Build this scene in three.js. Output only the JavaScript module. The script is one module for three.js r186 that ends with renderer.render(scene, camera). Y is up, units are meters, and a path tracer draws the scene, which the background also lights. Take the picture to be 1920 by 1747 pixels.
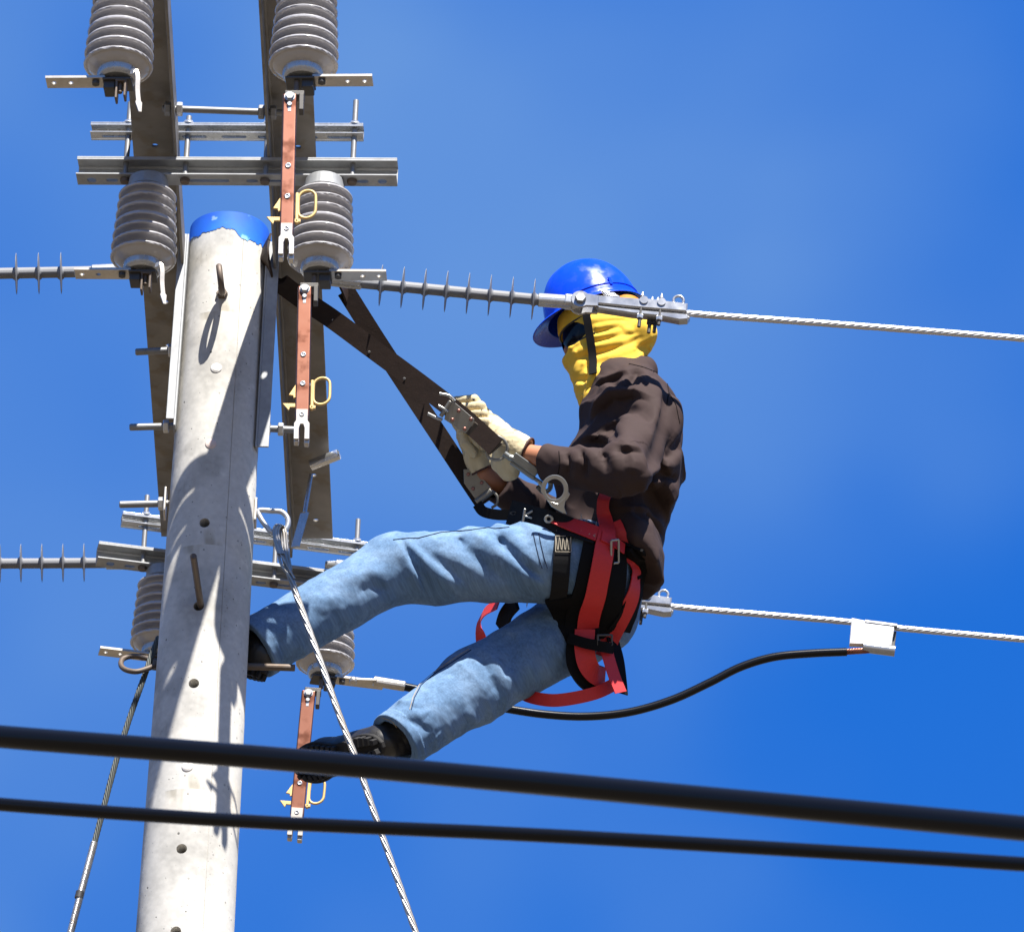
import * as THREE from 'three';
import { RoundedBoxGeometry } from 'three/addons/geometries/RoundedBoxGeometry.js';
import { mergeGeometries, mergeVertices, toCreasedNormals } from 'three/addons/utils/BufferGeometryUtils.js';
import { Brush, Evaluator, SUBTRACTION } from 'three-bvh-csg';

// ───────────────────────── camera, sky, sun, exposure ─────────────────────────
const W = 1920, H = 1747, F = 11500, DIST = 17, PITCH = 30 * Math.PI / 180, ROLL = 2.0 * Math.PI / 180;
const scene = new THREE.Scene();
const CAM_H = 1.6, Y0 = CAM_H + DIST * Math.sin(PITCH);
const camera = new THREE.PerspectiveCamera(2 * Math.atan(H / 2 / F) * 180 / Math.PI, W / H, 0.1, 6000);
camera.position.set(0, CAM_H, DIST * Math.cos(PITCH));
camera.lookAt(0, Y0, 0);
camera.rotateZ(ROLL);
camera.updateMatrixWorld(true);
camera.focus = 17.1;
camera.userData.fStop = 13;
const renderer = new THREE.WebGLRenderer({ antialias: true });
renderer.toneMapping = THREE.LinearToneMapping;
renderer.toneMappingExposure = 2.6;
renderer.shadowMap.enabled = true;

const SUN = new THREE.Vector3(0.32, 1.6, 1).normalize();
const sun = new THREE.DirectionalLight(new THREE.Color().setRGB(1, 0.955, 0.88), 5);
sun.position.copy(SUN).multiplyScalar(40).add(new THREE.Vector3(0, Y0, 0));
sun.target.position.set(0, Y0, 0);
sun.castShadow = true; sun.shadow.mapSize.set(4096, 4096);
Object.assign(sun.shadow.camera, { left: -5, right: 5, top: 5, bottom: -5, near: 1, far: 120 });
sun.shadow.bias = -0.0005;
scene.add(sun, sun.target);

// value noise
function h3(x, y, z) { let n = Math.imul(x, 374761393) ^ Math.imul(y, 668265263) ^ Math.imul(z, 2147483647 ^ 1274126177); n = Math.imul(n ^ (n >>> 13), 1274126177); return ((n ^ (n >>> 16)) >>> 0) / 4294967295; }
const sm = t => t * t * (3 - 2 * t);
function vn(x, y, z) {
  const xi = Math.floor(x), yi = Math.floor(y), zi = Math.floor(z), u = sm(x - xi), v = sm(y - yi), w = sm(z - zi);
  const L = (a, b, t) => a + (b - a) * t;
  return L(L(L(h3(xi, yi, zi), h3(xi + 1, yi, zi), u), L(h3(xi, yi + 1, zi), h3(xi + 1, yi + 1, zi), u), v),
    L(L(h3(xi, yi, zi + 1), h3(xi + 1, yi, zi + 1), u), L(h3(xi, yi + 1, zi + 1), h3(xi + 1, yi + 1, zi + 1), u), v), w);
}
function fbm(x, y, z, o = 4) { let s = 0, a = 0.5; for (let i = 0; i < o; i++) { s += a * vn(x, y, z); x = x * 2.03 + 11.3; y = y * 2.03 + 5.1; z = z * 2.03 + 7.7; a *= 0.5; } return s / (1 - Math.pow(0.5, o)); }
const clamp = (x, a = 0, b = 1) => Math.min(b, Math.max(a, x));
const ss = (a, b, x) => sm(clamp((x - a) / (b - a)));

// sky: deep clear blue with thin high veils of cirrus, paler towards the horizon
{
  const w = 2048, h = 1024, d = new Float32Array(w * h * 4);
  for (let j = 0; j < h; j++) for (let i = 0; i < w; i++) {
    const az = (i + 0.5) / w * 2 * Math.PI, el = ((j + 0.5) / h - 0.5) * Math.PI;
    const x = Math.cos(el) * Math.cos(az - Math.PI), y = Math.sin(el), z = Math.cos(el) * Math.sin(az - Math.PI);
    const up = Math.max(0, y);
    let veil = fbm(x * 7.5 + 3.3, y * 9 + 1.2, z * 7.5 + SKYZ(), 4);
    veil = Math.pow(ss(0.28, 0.72, veil), 0.8);
    const wisp = ss(0.45, 0.8, fbm(x * 26 + 9, y * 34 - x * 8, z * 26, 4));
    const hz = Math.pow(1 - up, 5);
    const cw = clamp(veil * 0.80 + wisp * 0.16 * veil);
    const base = [0.002 + 0.10 * hz, 0.056 + 0.17 * hz, 0.262 + 0.13 * hz], pale = [0.062, 0.134, 0.285];
    const k = (j * w + i) * 4;
    for (let c = 0; c < 3; c++) d[k + c] = y < 0 ? 0.2 : base[c] + (pale[c] - base[c]) * cw * (1 - hz * 0.7);
    d[k + 3] = 1;
  }
  const t = new THREE.DataTexture(d, w, h, THREE.RGBAFormat, THREE.FloatType);
  t.mapping = THREE.EquirectangularReflectionMapping; t.magFilter = t.minFilter = THREE.LinearFilter; t.colorSpace = THREE.LinearSRGBColorSpace; t.needsUpdate = true;
  scene.background = t; scene.environment = t;
}
function SKYZ() { return 461.69; }

// ───────────────────────── helpers ─────────────────────────
const V = (x, y, z) => new THREE.Vector3(x, y, z);
const camInv = camera.matrixWorld;
function ray(px, py) { return V((px - W / 2) / F, (H / 2 - py) / F, -1).transformDirection(camInv); }
function U(px, py, z) { const r = ray(px, py), t = (z - camera.position.z) / r.z; return camera.position.clone().addScaledVector(r, t); }
function Uy(px, py, y) { const r = ray(px, py), t = (y - camera.position.y) / r.y; return camera.position.clone().addScaledVector(r, t); }
const toView = p => camera.position.clone().sub(p).normalize();
let seed = 7; const rnd = () => (seed = (Math.imul(seed, 1664525) + 1013904223) >>> 0) / 4294967296;

const names = {};
function numbered(n) { const k = names[n] = (names[n] ?? -1) + 1; return k ? `${n}_${String(k).padStart(3, '0')}` : n; }
function thing(name, label, category, pos = V(0, 0, 0), group) {
  const o = new THREE.Group(); o.name = numbered(name); o.position.copy(pos); scene.add(o);
  o.userData = { label, category }; if (group) o.userData.group = group; return o;
}
const prep = g => { g = g.index ? g.toNonIndexed() : g; for (const k of Object.keys(g.attributes)) if (!['position', 'normal', 'uv'].includes(k)) g.deleteAttribute(k); if (!g.attributes.uv) g.setAttribute('uv', new THREE.BufferAttribute(new Float32Array(g.attributes.position.count * 2), 2)); return g; };
const merge = gs => gs.length === 1 ? gs[0] : mergeGeometries(gs.map(prep));
// geometries are given in world coordinates; the part is shifted so that it stays put under its parent
function part(parent, name, gs, m, label) {
  let g = merge(Array.isArray(gs) ? gs : [gs]); if (m.userData?.metric) g = metricUV(g, m.userData.metric); const o = new THREE.Mesh(g, m);
  o.name = name; o.castShadow = o.receiveShadow = true;
  parent.add(o); const wp = V(0, 0, 0); parent.updateWorldMatrix(true, false);
  o.position.copy(parent.worldToLocal(wp)); o.quaternion.copy(parent.getWorldQuaternion(new THREE.Quaternion()).invert());
  if (label) o.userData.label = label; return o;
}
// texture coordinates in metres, laid on each face along its main direction
function metricUV(g, k) {
  g = g.index ? g.toNonIndexed() : g; const p = g.attributes.position, uv = new Float32Array(p.count * 2), a = V(0, 0, 0), b = V(0, 0, 0), c = V(0, 0, 0);
  for (let i = 0; i < p.count; i += 3) { a.fromBufferAttribute(p, i); b.fromBufferAttribute(p, i + 1); c.fromBufferAttribute(p, i + 2); const n = b.clone().sub(a).cross(c.clone().sub(a)), x = Math.abs(n.x), y = Math.abs(n.y), z = Math.abs(n.z); [a, b, c].forEach((q, j) => { const [u, v] = x > y && x > z ? [q.z, q.y] : y > z ? [q.x, q.z] : [q.x, q.y]; uv[(i + j) * 2] = u * k; uv[(i + j) * 2 + 1] = v * k; }); }
  g.setAttribute('uv', new THREE.BufferAttribute(uv, 2)); return g;
}
function basis(x, y, z, p) { return new THREE.Matrix4().makeBasis(x, y, z).setPosition(p); }
// frame with y along dir
function along(a, b, hint = V(0, 0, 1)) { const y = b.clone().sub(a).normalize(); let x = y.clone().cross(hint); if (x.lengthSq() < 1e-6) x = y.clone().cross(V(1, 0, 0)); x.normalize(); const z = x.clone().cross(y); return basis(x, y, z, a); }
function cyl(a, b, r0, r1 = r0, seg = 16, open = false) { const L = a.distanceTo(b), g = new THREE.CylinderGeometry(r1, r0, L, seg, 1, open); g.translate(0, L / 2, 0); return g.applyMatrix4(along(a, b)); }
// rod with chamfered ends
function rod(a, b, r, seg = 14, ch = 0.2) { const L = a.distanceTo(b), c = r * ch; const g = new THREE.LatheGeometry([[0, 0], [r - c, 0], [r, c], [r, L - c], [r - c, L], [0, L]].map(q => new THREE.Vector2(...q)), seg); return flat(g).applyMatrix4(along(a, b)); }
const flat = (g, ang = 0.6) => toCreasedNormals(g.index ? g.toNonIndexed() : g, ang);
function hex(p, dir, r, h) { const d = dir.clone().normalize(); const g = new THREE.LatheGeometry([[0, 0], [r * 0.9, 0], [r, h * 0.15], [r, h * 0.85], [r * 0.9, h], [0, h]].map(q => new THREE.Vector2(...q)), 6); return flat(g, 0.2).applyMatrix4(along(p, p.clone().add(d))); }
function rbox(w, h, d, r = 0.002, seg = 2) { return new RoundedBoxGeometry(w, h, d, seg, Math.min(r, w / 2.01, h / 2.01, d / 2.01)); }
function curve(pts, closed = false) { return new THREE.CatmullRomCurve3(pts, closed, 'centripetal'); }
function tube(pts, r, n = 60, seg = 10, closed = false) { return new THREE.TubeGeometry(curve(pts, closed), n, r, seg, closed); }
function cap(p, r) { return new THREE.SphereGeometry(r, 10, 8).translate(p.x, p.y, p.z); }
// plate cut from an outline with holes, lying in local xy, thickness t centred on z
function plate(outline, holes, t, bev = 0.001) {
  const s = new THREE.Shape(outline.map(q => new THREE.Vector2(...q)));
  for (const hl of holes) { const p = new THREE.Path(); if (hl.length === 3) p.absarc(hl[0], hl[1], hl[2], 0, 2 * Math.PI, true); else { const [x, y, hw, hh] = hl, r = hh; p.moveTo(x - hw + r, y - hh); p.absarc(x - hw + r, y, r, -Math.PI / 2, Math.PI / 2, true); p.lineTo(x + hw - r, y + hh); p.absarc(x + hw - r, y, r, Math.PI / 2, -Math.PI / 2, true); } s.holes.push(p); }
  const g = new THREE.ExtrudeGeometry(s, { depth: t - 2 * bev, bevelEnabled: bev > 0, bevelThickness: bev, bevelSize: bev, bevelOffset: -bev, bevelSegments: 1, curveSegments: 10 });
  return g.translate(0, 0, -t / 2 + bev);
}
const rect = (x0, y0, x1, y1) => [[x0, y0], [x1, y0], [x1, y1], [x0, y1]];
// flat strap through points; nrm(i) is the face normal at sample i
function ribbon(pts, nrms, width, thick, n = 60, wf = null) {
  const c = curve(pts), P = [], UVs = [], I = []; const nc = curve(nrms); let len = 0, prev = null;
  for (let i = 0; i <= n; i++) {
    const t = i / n, p = c.getPoint(t), tg = c.getTangent(t); let nn = nc.getPoint(t); nn.addScaledVector(tg, -nn.dot(tg)).normalize();
    const w = tg.clone().cross(nn).normalize(), hw = (wf ? wf(t) : 1) * width / 2, ht = thick / 2; if (prev) len += p.distanceTo(prev); prev = p;
    const ring = [[-hw, -ht], [-hw, ht], [-hw * 0.96, ht], [hw * 0.96, ht], [hw, ht], [hw, -ht], [0, -ht]];
    for (const [a, b] of ring) { P.push(p.x + w.x * a + nn.x * b, p.y + w.y * a + nn.y * b, p.z + w.z * a + nn.z * b); UVs.push(a, len); }
  }
  const m = 7;
  for (let i = 0; i < n; i++) for (let k = 0; k < m; k++) { const a = i * m + k, b = i * m + (k + 1) % m, a2 = a + m, b2 = b + m; I.push(a, b, a2, b, b2, a2); }
  for (const o of [0, n * m]) for (let k = 1; k < m - 1; k++) o ? I.push(o, o + k, o + k + 1) : I.push(o, o + k + 1, o + k);
  const g = new THREE.BufferGeometry(); g.setAttribute('position', new THREE.Float32BufferAttribute(P, 3)); g.setAttribute('uv', new THREE.Float32BufferAttribute(UVs, 2)); g.setIndex(I);
  return toCreasedNormals(g.toNonIndexed(), 0.7);
}
// stranded wire: helical strands round a core
function strand(pts, r, n = 400, pitch = 0.11, strands = 6, core = 0.62) {
  const c = curve(pts), L = c.getLength(), out = [new THREE.TubeGeometry(c, Math.max(20, n >> 2), r * core, 6)];
  const rs = r * 0.36, rr = r - rs; const up = V(0, 0.3, 1).normalize(); const samples = [];
  for (let i = 0; i <= n; i++) { const t = i / n, p = c.getPointAt(t), tg = c.getTangentAt(t); const a = tg.clone().cross(up).normalize(), b = a.clone().cross(tg); samples.push([p, a, b, t * L]); }
  for (let s = 0; s < strands; s++) { const pp = samples.map(([p, a, b, l]) => { const th = l / pitch * 2 * Math.PI + s * 2 * Math.PI / strands; return p.clone().addScaledVector(a, Math.cos(th) * rr).addScaledVector(b, Math.sin(th) * rr); }); const cc = new THREE.CatmullRomCurve3(pp, false, 'chordal'); cc.getPointAt = cc.getPoint; cc.getTangentAt = cc.getTangent; out.push(new THREE.TubeGeometry(cc, n, rs, 5)); }
  return out;
}

// ───────────────────────── materials ─────────────────────────
function tex(size, fn, srgb = false) {
  const d = new Uint8Array(size * size * 4);
  for (let j = 0; j < size; j++) for (let i = 0; i < size; i++) { const c = fn(i / size, j / size, i, j), k = (j * size + i) * 4; const a = Array.isArray(c) ? c : [c, c, c]; for (let q = 0; q < 3; q++) d[k + q] = clamp(a[q]) * 255; d[k + 3] = 255; }
  const t = new THREE.DataTexture(d, size, size); t.magFilter = THREE.LinearFilter; t.minFilter = THREE.LinearMipmapLinearFilter; t.generateMipmaps = true; t.wrapS = t.wrapT = THREE.RepeatWrapping; if (srgb) t.colorSpace = THREE.SRGBColorSpace; t.needsUpdate = true; return t;
}
// periodic noise on the unit square
function pn(u, v, f, o = 3, s = 0) { let r = 0, a = 0.5; for (let k = 0; k < o; k++) { const x = u * f, y = v * f, xi = Math.floor(x), yi = Math.floor(y), a0 = sm(x - xi), b0 = sm(y - yi), g = (i, j) => h3(((i % f) + f) % f, ((j % f) + f) % f, s + k * 17); r += a * ((g(xi, yi) * (1 - a0) + g(xi + 1, yi) * a0) * (1 - b0) + (g(xi, yi + 1) * (1 - a0) + g(xi + 1, yi + 1) * a0) * b0); f *= 2; a *= 0.5; } return r / (1 - Math.pow(0.5, o)); }
const rep = (t, x, y = x) => { const c = t.clone(); c.repeat.set(x, y); c.needsUpdate = true; return c; };
const lin = (r, g, b) => new THREE.Color().setRGB(r, g, b);
const M = (o) => new THREE.MeshStandardMaterial(o);
const P = (o) => new THREE.MeshPhysicalMaterial(o);

const tBlotch = tex(256, (u, v) => 0.35 + 0.65 * pn(u, v, 6, 5));
const tGalv = tex(256, (u, v) => { const n = pn(u, v, 8, 5, 3), s = pn(u, v, 40, 2, 9); return 0.62 + 0.30 * n + 0.10 * (s - 0.5); });
const tGalvR = tex(256, (u, v) => 0.25 + 0.55 * pn(u, v, 10, 4, 5));
const tSteel = tex(256, (u, v) => { const n = pn(u, v, 4, 5, 21), st = ss(0.5, 0.72, pn(u, v, 7, 5, 33)); const k = 0.55 + 0.5 * n; return [k * (1 - 0.12 * st), k * (1 - 0.2 * st), k * (1 - 0.32 * st)]; });
const tCopper = tex(256, (u, v) => { const n = pn(u, v, 6, 5, 41), d = ss(0.5, 0.85, pn(u, v, 9, 4, 47)); return [0.94 - 0.26 * d - 0.10 * n, 0.70 - 0.22 * d - 0.12 * n, 0.60 - 0.20 * d - 0.12 * n]; }, true);
const mGalv = M({ color: lin(0.55, 0.565, 0.58), metalness: 0.55, roughness: 0.48, map: tGalv, roughnessMap: tGalvR });
const mGalvDull = M({ color: lin(0.40, 0.41, 0.42), metalness: 0.35, roughness: 0.62, map: tGalv });
const mArm = M({ color: lin(0.25, 0.235, 0.215), metalness: 0.35, roughness: 0.6, map: tSteel, bumpMap: tBlotch, bumpScale: 0.0006 });
const mBolt = M({ color: lin(0.30, 0.30, 0.30), metalness: 0.6, roughness: 0.5, map: tGalv });
const mBoltBright = M({ color: lin(0.66, 0.67, 0.68), metalness: 0.7, roughness: 0.35, map: tGalv });
const mDarkSteel = M({ color: lin(0.09, 0.085, 0.08), metalness: 0.5, roughness: 0.5, map: tGalv });
const mRust = M({ color: lin(0.16, 0.125, 0.10), metalness: 0.4, roughness: 0.6, map: tSteel });
const mAlu = M({ color: lin(0.50, 0.51, 0.53), metalness: 0.6, roughness: 0.42, map: tGalv, roughnessMap: tGalvR });
const mTin = M({ color: lin(0.66, 0.61, 0.54), metalness: 0.75, roughness: 0.38, map: tGalv });
const mCopper = M({ color: lin(0.46, 0.42, 0.40), metalness: 0.97, roughness: 0.34, map: tCopper });
const mBronze = M({ color: lin(0.72, 0.50, 0.20), metalness: 0.35, roughness: 0.5, map: tGalv });
const mPorc = P({ color: lin(0.38, 0.37, 0.38), roughness: 0.22, clearcoat: 0.6, clearcoatRoughness: 0.1, map: tex(128, (u, v) => 0.9 + 0.1 * pn(u, v, 6, 4, 71)) });
const mPolymer = M({ color: lin(0.17, 0.175, 0.19), roughness: 0.55 });
const mRubber = P({ color: lin(0.004, 0.004, 0.005), roughness: 0.24, specularIntensity: 0.5, bumpMap: tBlotch, bumpScale: 0.0005 });
const mWire = M({ color: lin(0.60, 0.60, 0.60), metalness: 0.6, roughness: 0.42 });
const mGuyDark = M({ color: lin(0.10, 0.11, 0.10), metalness: 0.25, roughness: 0.7, map: tGalv });
const mGuy = M({ color: lin(0.50, 0.48, 0.45), metalness: 0.75, roughness: 0.32, map: tSteel });

// sharp-crested folds
function crease(x, y, z) { const a = vn(x, y, z), b = vn(x * 2.1 + 7, y * 2.1, z * 2.1 + 3); const r = 1 - Math.sqrt((2 * a - 1) * (2 * a - 1) + 0.004), q = 1 - Math.sqrt((2 * b - 1) * (2 * b - 1) + 0.01); return r * r + 0.35 * q * r - 0.4; }

for (const m of [mGalv, mGalvDull, mArm, mBolt, mDarkSteel, mRust, mAlu, mTin, mCopper, mBronze]) m.userData.metric = 3.5;

// ───────────────────────── ground ─────────────────────────
{
  const t = tex(512, (u, v) => { const n = pn(u, v, 6, 6, 101), s = pn(u, v, 60, 2, 103); return [0.62 + 0.3 * n + 0.1 * s, 0.56 + 0.3 * n + 0.1 * s, 0.47 + 0.28 * n + 0.1 * s]; }, true);
  t.repeat.set(500, 500);
  const g = new THREE.Mesh(new THREE.PlaneGeometry(4000, 4000).rotateX(-Math.PI / 2), M({ color: lin(0.135, 0.126, 0.112), roughness: 0.95, map: t }));
  g.name = 'ground'; g.userData = { kind: 'structure' }; g.receiveShadow = true; scene.add(g);
}

// ───────────────────────── concrete pole ─────────────────────────
const aTop = U(430, 438, 0), aLow = U(349.5, 1700, 0);
const mpp = p => p.clone().sub(camera.position).dot(V(0, 0, -1).transformDirection(camInv)) / F;  // metres per photo pixel at a point
const rTop = 73.5 * mpp(aTop), rLow = 91.5 * mpp(aLow);
const poleX = y => aLow.x + (aTop.x - aLow.x) * (y - aLow.y) / (aTop.y - aLow.y);
const poleR = y => rLow + (rTop - rLow) * (y - aLow.y) / (aTop.y - aLow.y);
function poleHit(px, py) { let z = 0.09, p; for (let i = 0; i < 12; i++) { p = U(px, py, z); const r = poleR(p.y), dx = clamp((p.x - poleX(p.y)) / r, -0.98, 0.98); z = r * Math.sqrt(1 - dx * dx); } return p; }
const poleN = p => V(p.x - poleX(p.y), 0, p.z).normalize();
const pole = thing('utility_pole', 'tall tapered concrete pole with a blue painted top', 'utility pole', V(poleX(0), 0, 0));
const tConc = (() => {
  const N = 1024, pits = new Float32Array(N * N); let q = 91; const R = () => (q = (Math.imul(q, 1664525) + 1013904223) >>> 0) / 4294967296;
  for (let k = 0; k < 380; k++) { const cx = R() * N, cy = R() * N, r = 0.6 + 3.2 * Math.pow(R(), 5), d = 0.25 + 0.6 * R(); for (let j = -5; j <= 5; j++) for (let i = -5; i <= 5; i++) { const e = Math.hypot(i, j * 0.8); if (e < r + 1) { const o = ((Math.round(cy) + j + N) % N) * N + (Math.round(cx) + i + N) % N; pits[o] = Math.max(pits[o], d * clamp(r + 1 - e)); } } }
  return tex(N, (u, v, i, j) => {
    const n = pn(u, v, 4, 6, 201), f = pn(u, v, 60, 4, 207), st = ss(0.58, 0.80, pn(u, v, 6, 6, 211)), scuff = ss(0.66, 0.80, pn(u, v, 14, 5, 213)), run = ss(0.60, 0.8, pn(u, (v * 0.25) % 1, 16, 4, 219)) * ss(0.45, 0.7, pn(u, v, 4, 3, 221)), warm = ss(0.5, 0.8, pn(u, v, 4, 5, 229));
    const k = 0.75 + 0.20 * (n - 0.5) + 0.08 * (f - 0.5) - 0.09 * st + 0.06 * scuff - 0.13 * run - 0.38 * pits[j * N + i];
    return [k, k * (0.985 - 0.02 * warm - 0.02 * run), k * (0.95 - 0.05 * warm - 0.06 * run)];
  }, true);
})();
const mConc = M({ color: lin(0.94, 0.94, 0.94), roughness: 0.88, map: tConc, bumpMap: tConc, bumpScale: 0.0016 });
{
  const hTop = aTop.y, rows = [], N = 40;
  for (let i = 0; i <= N; i++) { const y = hTop * i / N; rows.push(new THREE.Vector2(poleR(y), y)); }
  rows.push(new THREE.Vector2(poleR(hTop) - 0.006, hTop + 0.004), new THREE.Vector2(0, hTop + 0.004)); rows.unshift(new THREE.Vector2(0, 0));
  let g = new THREE.LatheGeometry(rows, 72);
  { const p = g.attributes.position, uv = g.attributes.uv; for (let i = 0; i < p.count; i++) { uv.setXY(i, uv.getX(i), p.getY(i) / 0.75); p.setX(i, p.getX(i) + poleX(p.getY(i))); } }
  g.computeVertexNormals();
  let b = new Brush(g, mConc); b.updateMatrixWorld(); const ev = new Evaluator(); ev.useGroups = false;
  for (const [px, py] of [[383, 980], [372, 1136], [363, 1281], [340, 1591], [329, 1746]]) {
    const s = poleHit(px, py), n = poleN(s); const c = new Brush(cyl(s.clone().addScaledVector(n, 0.05), s.clone().addScaledVector(n, -0.16), 0.0145, 0.0145, 18), mConc); c.updateMatrixWorld(); b = ev.evaluate(b, c, SUBTRACTION); b.updateMatrixWorld();
  }
  { // mould seam: a fine groove down the right of the face
    const a = 0.42, pts = [[0, 0], [0, hTop + 0.1]].map(([x, y]) => V(poleX(y) + Math.sin(a) * poleR(y), y, Math.cos(a) * poleR(y)));
    const c = new Brush(rbox(0.0015, pts[0].distanceTo(pts[1]), 0.004, 0.0004).translate(0, pts[0].distanceTo(pts[1]) / 2, 0).applyMatrix4(along(pts[0], pts[1])), mConc); c.updateMatrixWorld(); b = ev.evaluate(b, c, SUBTRACTION);
  }
  const o = part(pole, 'shaft', b.geometry, Array.isArray(b.material) ? b.material : mConc);
  // blue paint round the top
  const pr = [], K = 200, R = 7, I = [], uv = [];
  for (let i = 0; i <= K; i++) for (let j = 0; j <= R; j++) {
    const th = i / K * 2 * Math.PI, edge = 0.062 + 0.022 * (vn(Math.cos(th) * 2.2 + 5, Math.sin(th) * 2.2, 3) - 0.5) + 0.016 * (vn(Math.cos(th) * 9, Math.sin(th) * 9, 8) - 0.5) + 0.009 * (vn(Math.cos(th) * 30, Math.sin(th) * 30, 8) - 0.5) + 0.016 * Math.sin(th + 0.6);
    const y = hTop + 0.0045 - edge * (1 - j / R), r = poleR(y) + 0.0012; pr.push(poleX(y) + Math.sin(th) * r, y, Math.cos(th) * r); uv.push(i / K, j / R * 0.1);
  }
  for (let i = 0; i < K; i++) for (let j = 0; j < R; j++) { const q = i * (R + 1) + j; I.push(q, q + R + 1, q + 1, q + 1, q + R + 1, q + R + 2); }
  const pg = new THREE.BufferGeometry(); pg.setAttribute('position', new THREE.Float32BufferAttribute(pr, 3)); pg.setAttribute('uv', new THREE.Float32BufferAttribute(uv, 2)); pg.setIndex(I); pg.computeVertexNormals();
  const top = new THREE.CircleGeometry(poleR(hTop) - 0.003, 48).rotateX(-Math.PI / 2).translate(poleX(hTop), hTop + 0.0055, 0);
  const tPaint = tex(256, (u, v) => { const n = pn(u, v, 8, 6, 241), c = ss(0.66, 0.74, pn(u, v, 16, 5, 251)); return [0.02 + 0.45 * c, 0.30 + 0.22 * (n - 0.3) + 0.25 * c, 0.72 + 0.22 * (n - 0.3)]; }, true);
  part(pole, 'painted_band', [pg, top], M({ color: lin(1, 1, 1), map: tPaint, roughness: 0.7, side: THREE.DoubleSide }), 'blue paint round the pole top');
  for (const [px, py, c] of [[405, 690, [0.62, 0.6, 0.57]], [395, 832, [0.62, 0.5, 0.45]], [351, 1437, [0.7, 0.66, 0.62]]]) {
    const s = poleHit(px, py), n = poleN(s), g2 = new THREE.LatheGeometry([[0, 0.004], [0.009, 0.004], [0.0105, 0.002], [0.0135, 0.0025], [0.0155, 0.0005], [0.0155, -0.004]].map(q => new THREE.Vector2(...q)).reverse(), 24);
    part(pole, 'hole_plug', g2.applyMatrix4(along(s, s.clone().add(n))), M({ color: lin(...c), roughness: 0.8 }));
  }
}
const ARMH = 0.078;
const Yc = U(500, 523, 0).y;                                        // underside of the crossarms

// ───────────────────────── crossarms ─────────────────────────
function crossarm(side, e0, e1, label) {
  // e0 (near) and e1 (far): photo points on the lower edge of the upright leg
  const a = Uy(...e0, Yc), b = Uy(...e1, Yc), dir = a.clone().sub(b).normalize(), L = a.distanceTo(b), lat = V(side, 0, 0).addScaledVector(dir, -dir.x * side).normalize(), up = V(0, 1, 0);
  const t = thing('crossarm', label, 'crossarm', b);
  const m = basis(lat, dir, lat.clone().cross(dir), b);              // x outwards from the pole, y along, z = up * (side)
  const zs = lat.clone().cross(dir).y > 0 ? 1 : -1, wdt = 0.128, th = 0.008, holes = [];
  for (const f of [0.035, 0.12, 0.285, 0.35, 0.425, 0.565, 0.60, 0.68, 0.80, 0.845, 0.92]) holes.push([wdt * (side > 0 ? 0.62 : 0.52), L * f, 0.0085]);
  const fl = plate(rect(0, 0, wdt, L), holes, th).translate(0, 0, zs * (ARMH - th / 2));
  part(t, 'top_leg', fl.applyMatrix4(m), mArm);
  const ul = rbox(th, L, ARMH - th + 0.001, 0.002).translate(th / 2, L / 2, zs * (ARMH - th) / 2);
  const fil = new THREE.CylinderGeometry(0.006, 0.006, L - 0.004, 8).translate(th + 0.001, L / 2, zs * (ARMH - th - 0.001));
  part(t, 'upright_leg', [ul, fil].map(g => g.applyMatrix4(m)), mArm);
  return { t, a, b, dir, lat, L };
}
// metres of texture on the long plates come from their own uv
const armL = crossarm(-1, [308, -90], [378, 1046], 'left steel angle crossarm passing behind the blue topped pole');
const armR = crossarm(1, [479, -90], [543, 1046], 'right steel angle crossarm beside the pole with the leather strap looped round it');
const armPt = (arm, z) => arm.b.clone().addScaledVector(arm.dir, (z - arm.b.z) / arm.dir.z);

{ // threaded spacer between the arms near the top
  const y = Yc + 0.03, pL = Uy(300, 207, y), pR = Uy(516, 207, y); const z = (pL.z + pR.z) / 2;
  const xl = armPt(armL, z).x, xr = armPt(armR, z).x, ex = V(1, 0, 0), a = V(xl - 0.035, y, z), b = V(xr + 0.05, y, z);
  const t = thing('spacer_bolt', 'long threaded spacer rod between the two crossarms above the wide channel', 'bolt', a);
  const pts = []; const L = b.x - a.x; for (let i = 0; i * 0.0016 < L; i++) pts.push(new THREE.Vector2(0.0095 + (i % 2 ? 0.0009 : -0.0006), i * 0.0016)); pts.unshift(new THREE.Vector2(0, 0)); pts.push(new THREE.Vector2(0, L));
  part(t, 'threaded_rod', new THREE.LatheGeometry(pts, 10).applyMatrix4(along(a, b)), mBolt);
  for (const [x, d] of [[xl + 0.003, 1], [xl - 0.012, -1], [xr - 0.003, -1], [xr + 0.012, 1]]) part(t, 'nut', hex(V(x, y, z), V(d, 0, 0), 0.0195, 0.017), d * (x > 0 ? 1 : 1) && x === xl + 0.003 ? mBoltBright : mBolt);
}

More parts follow.
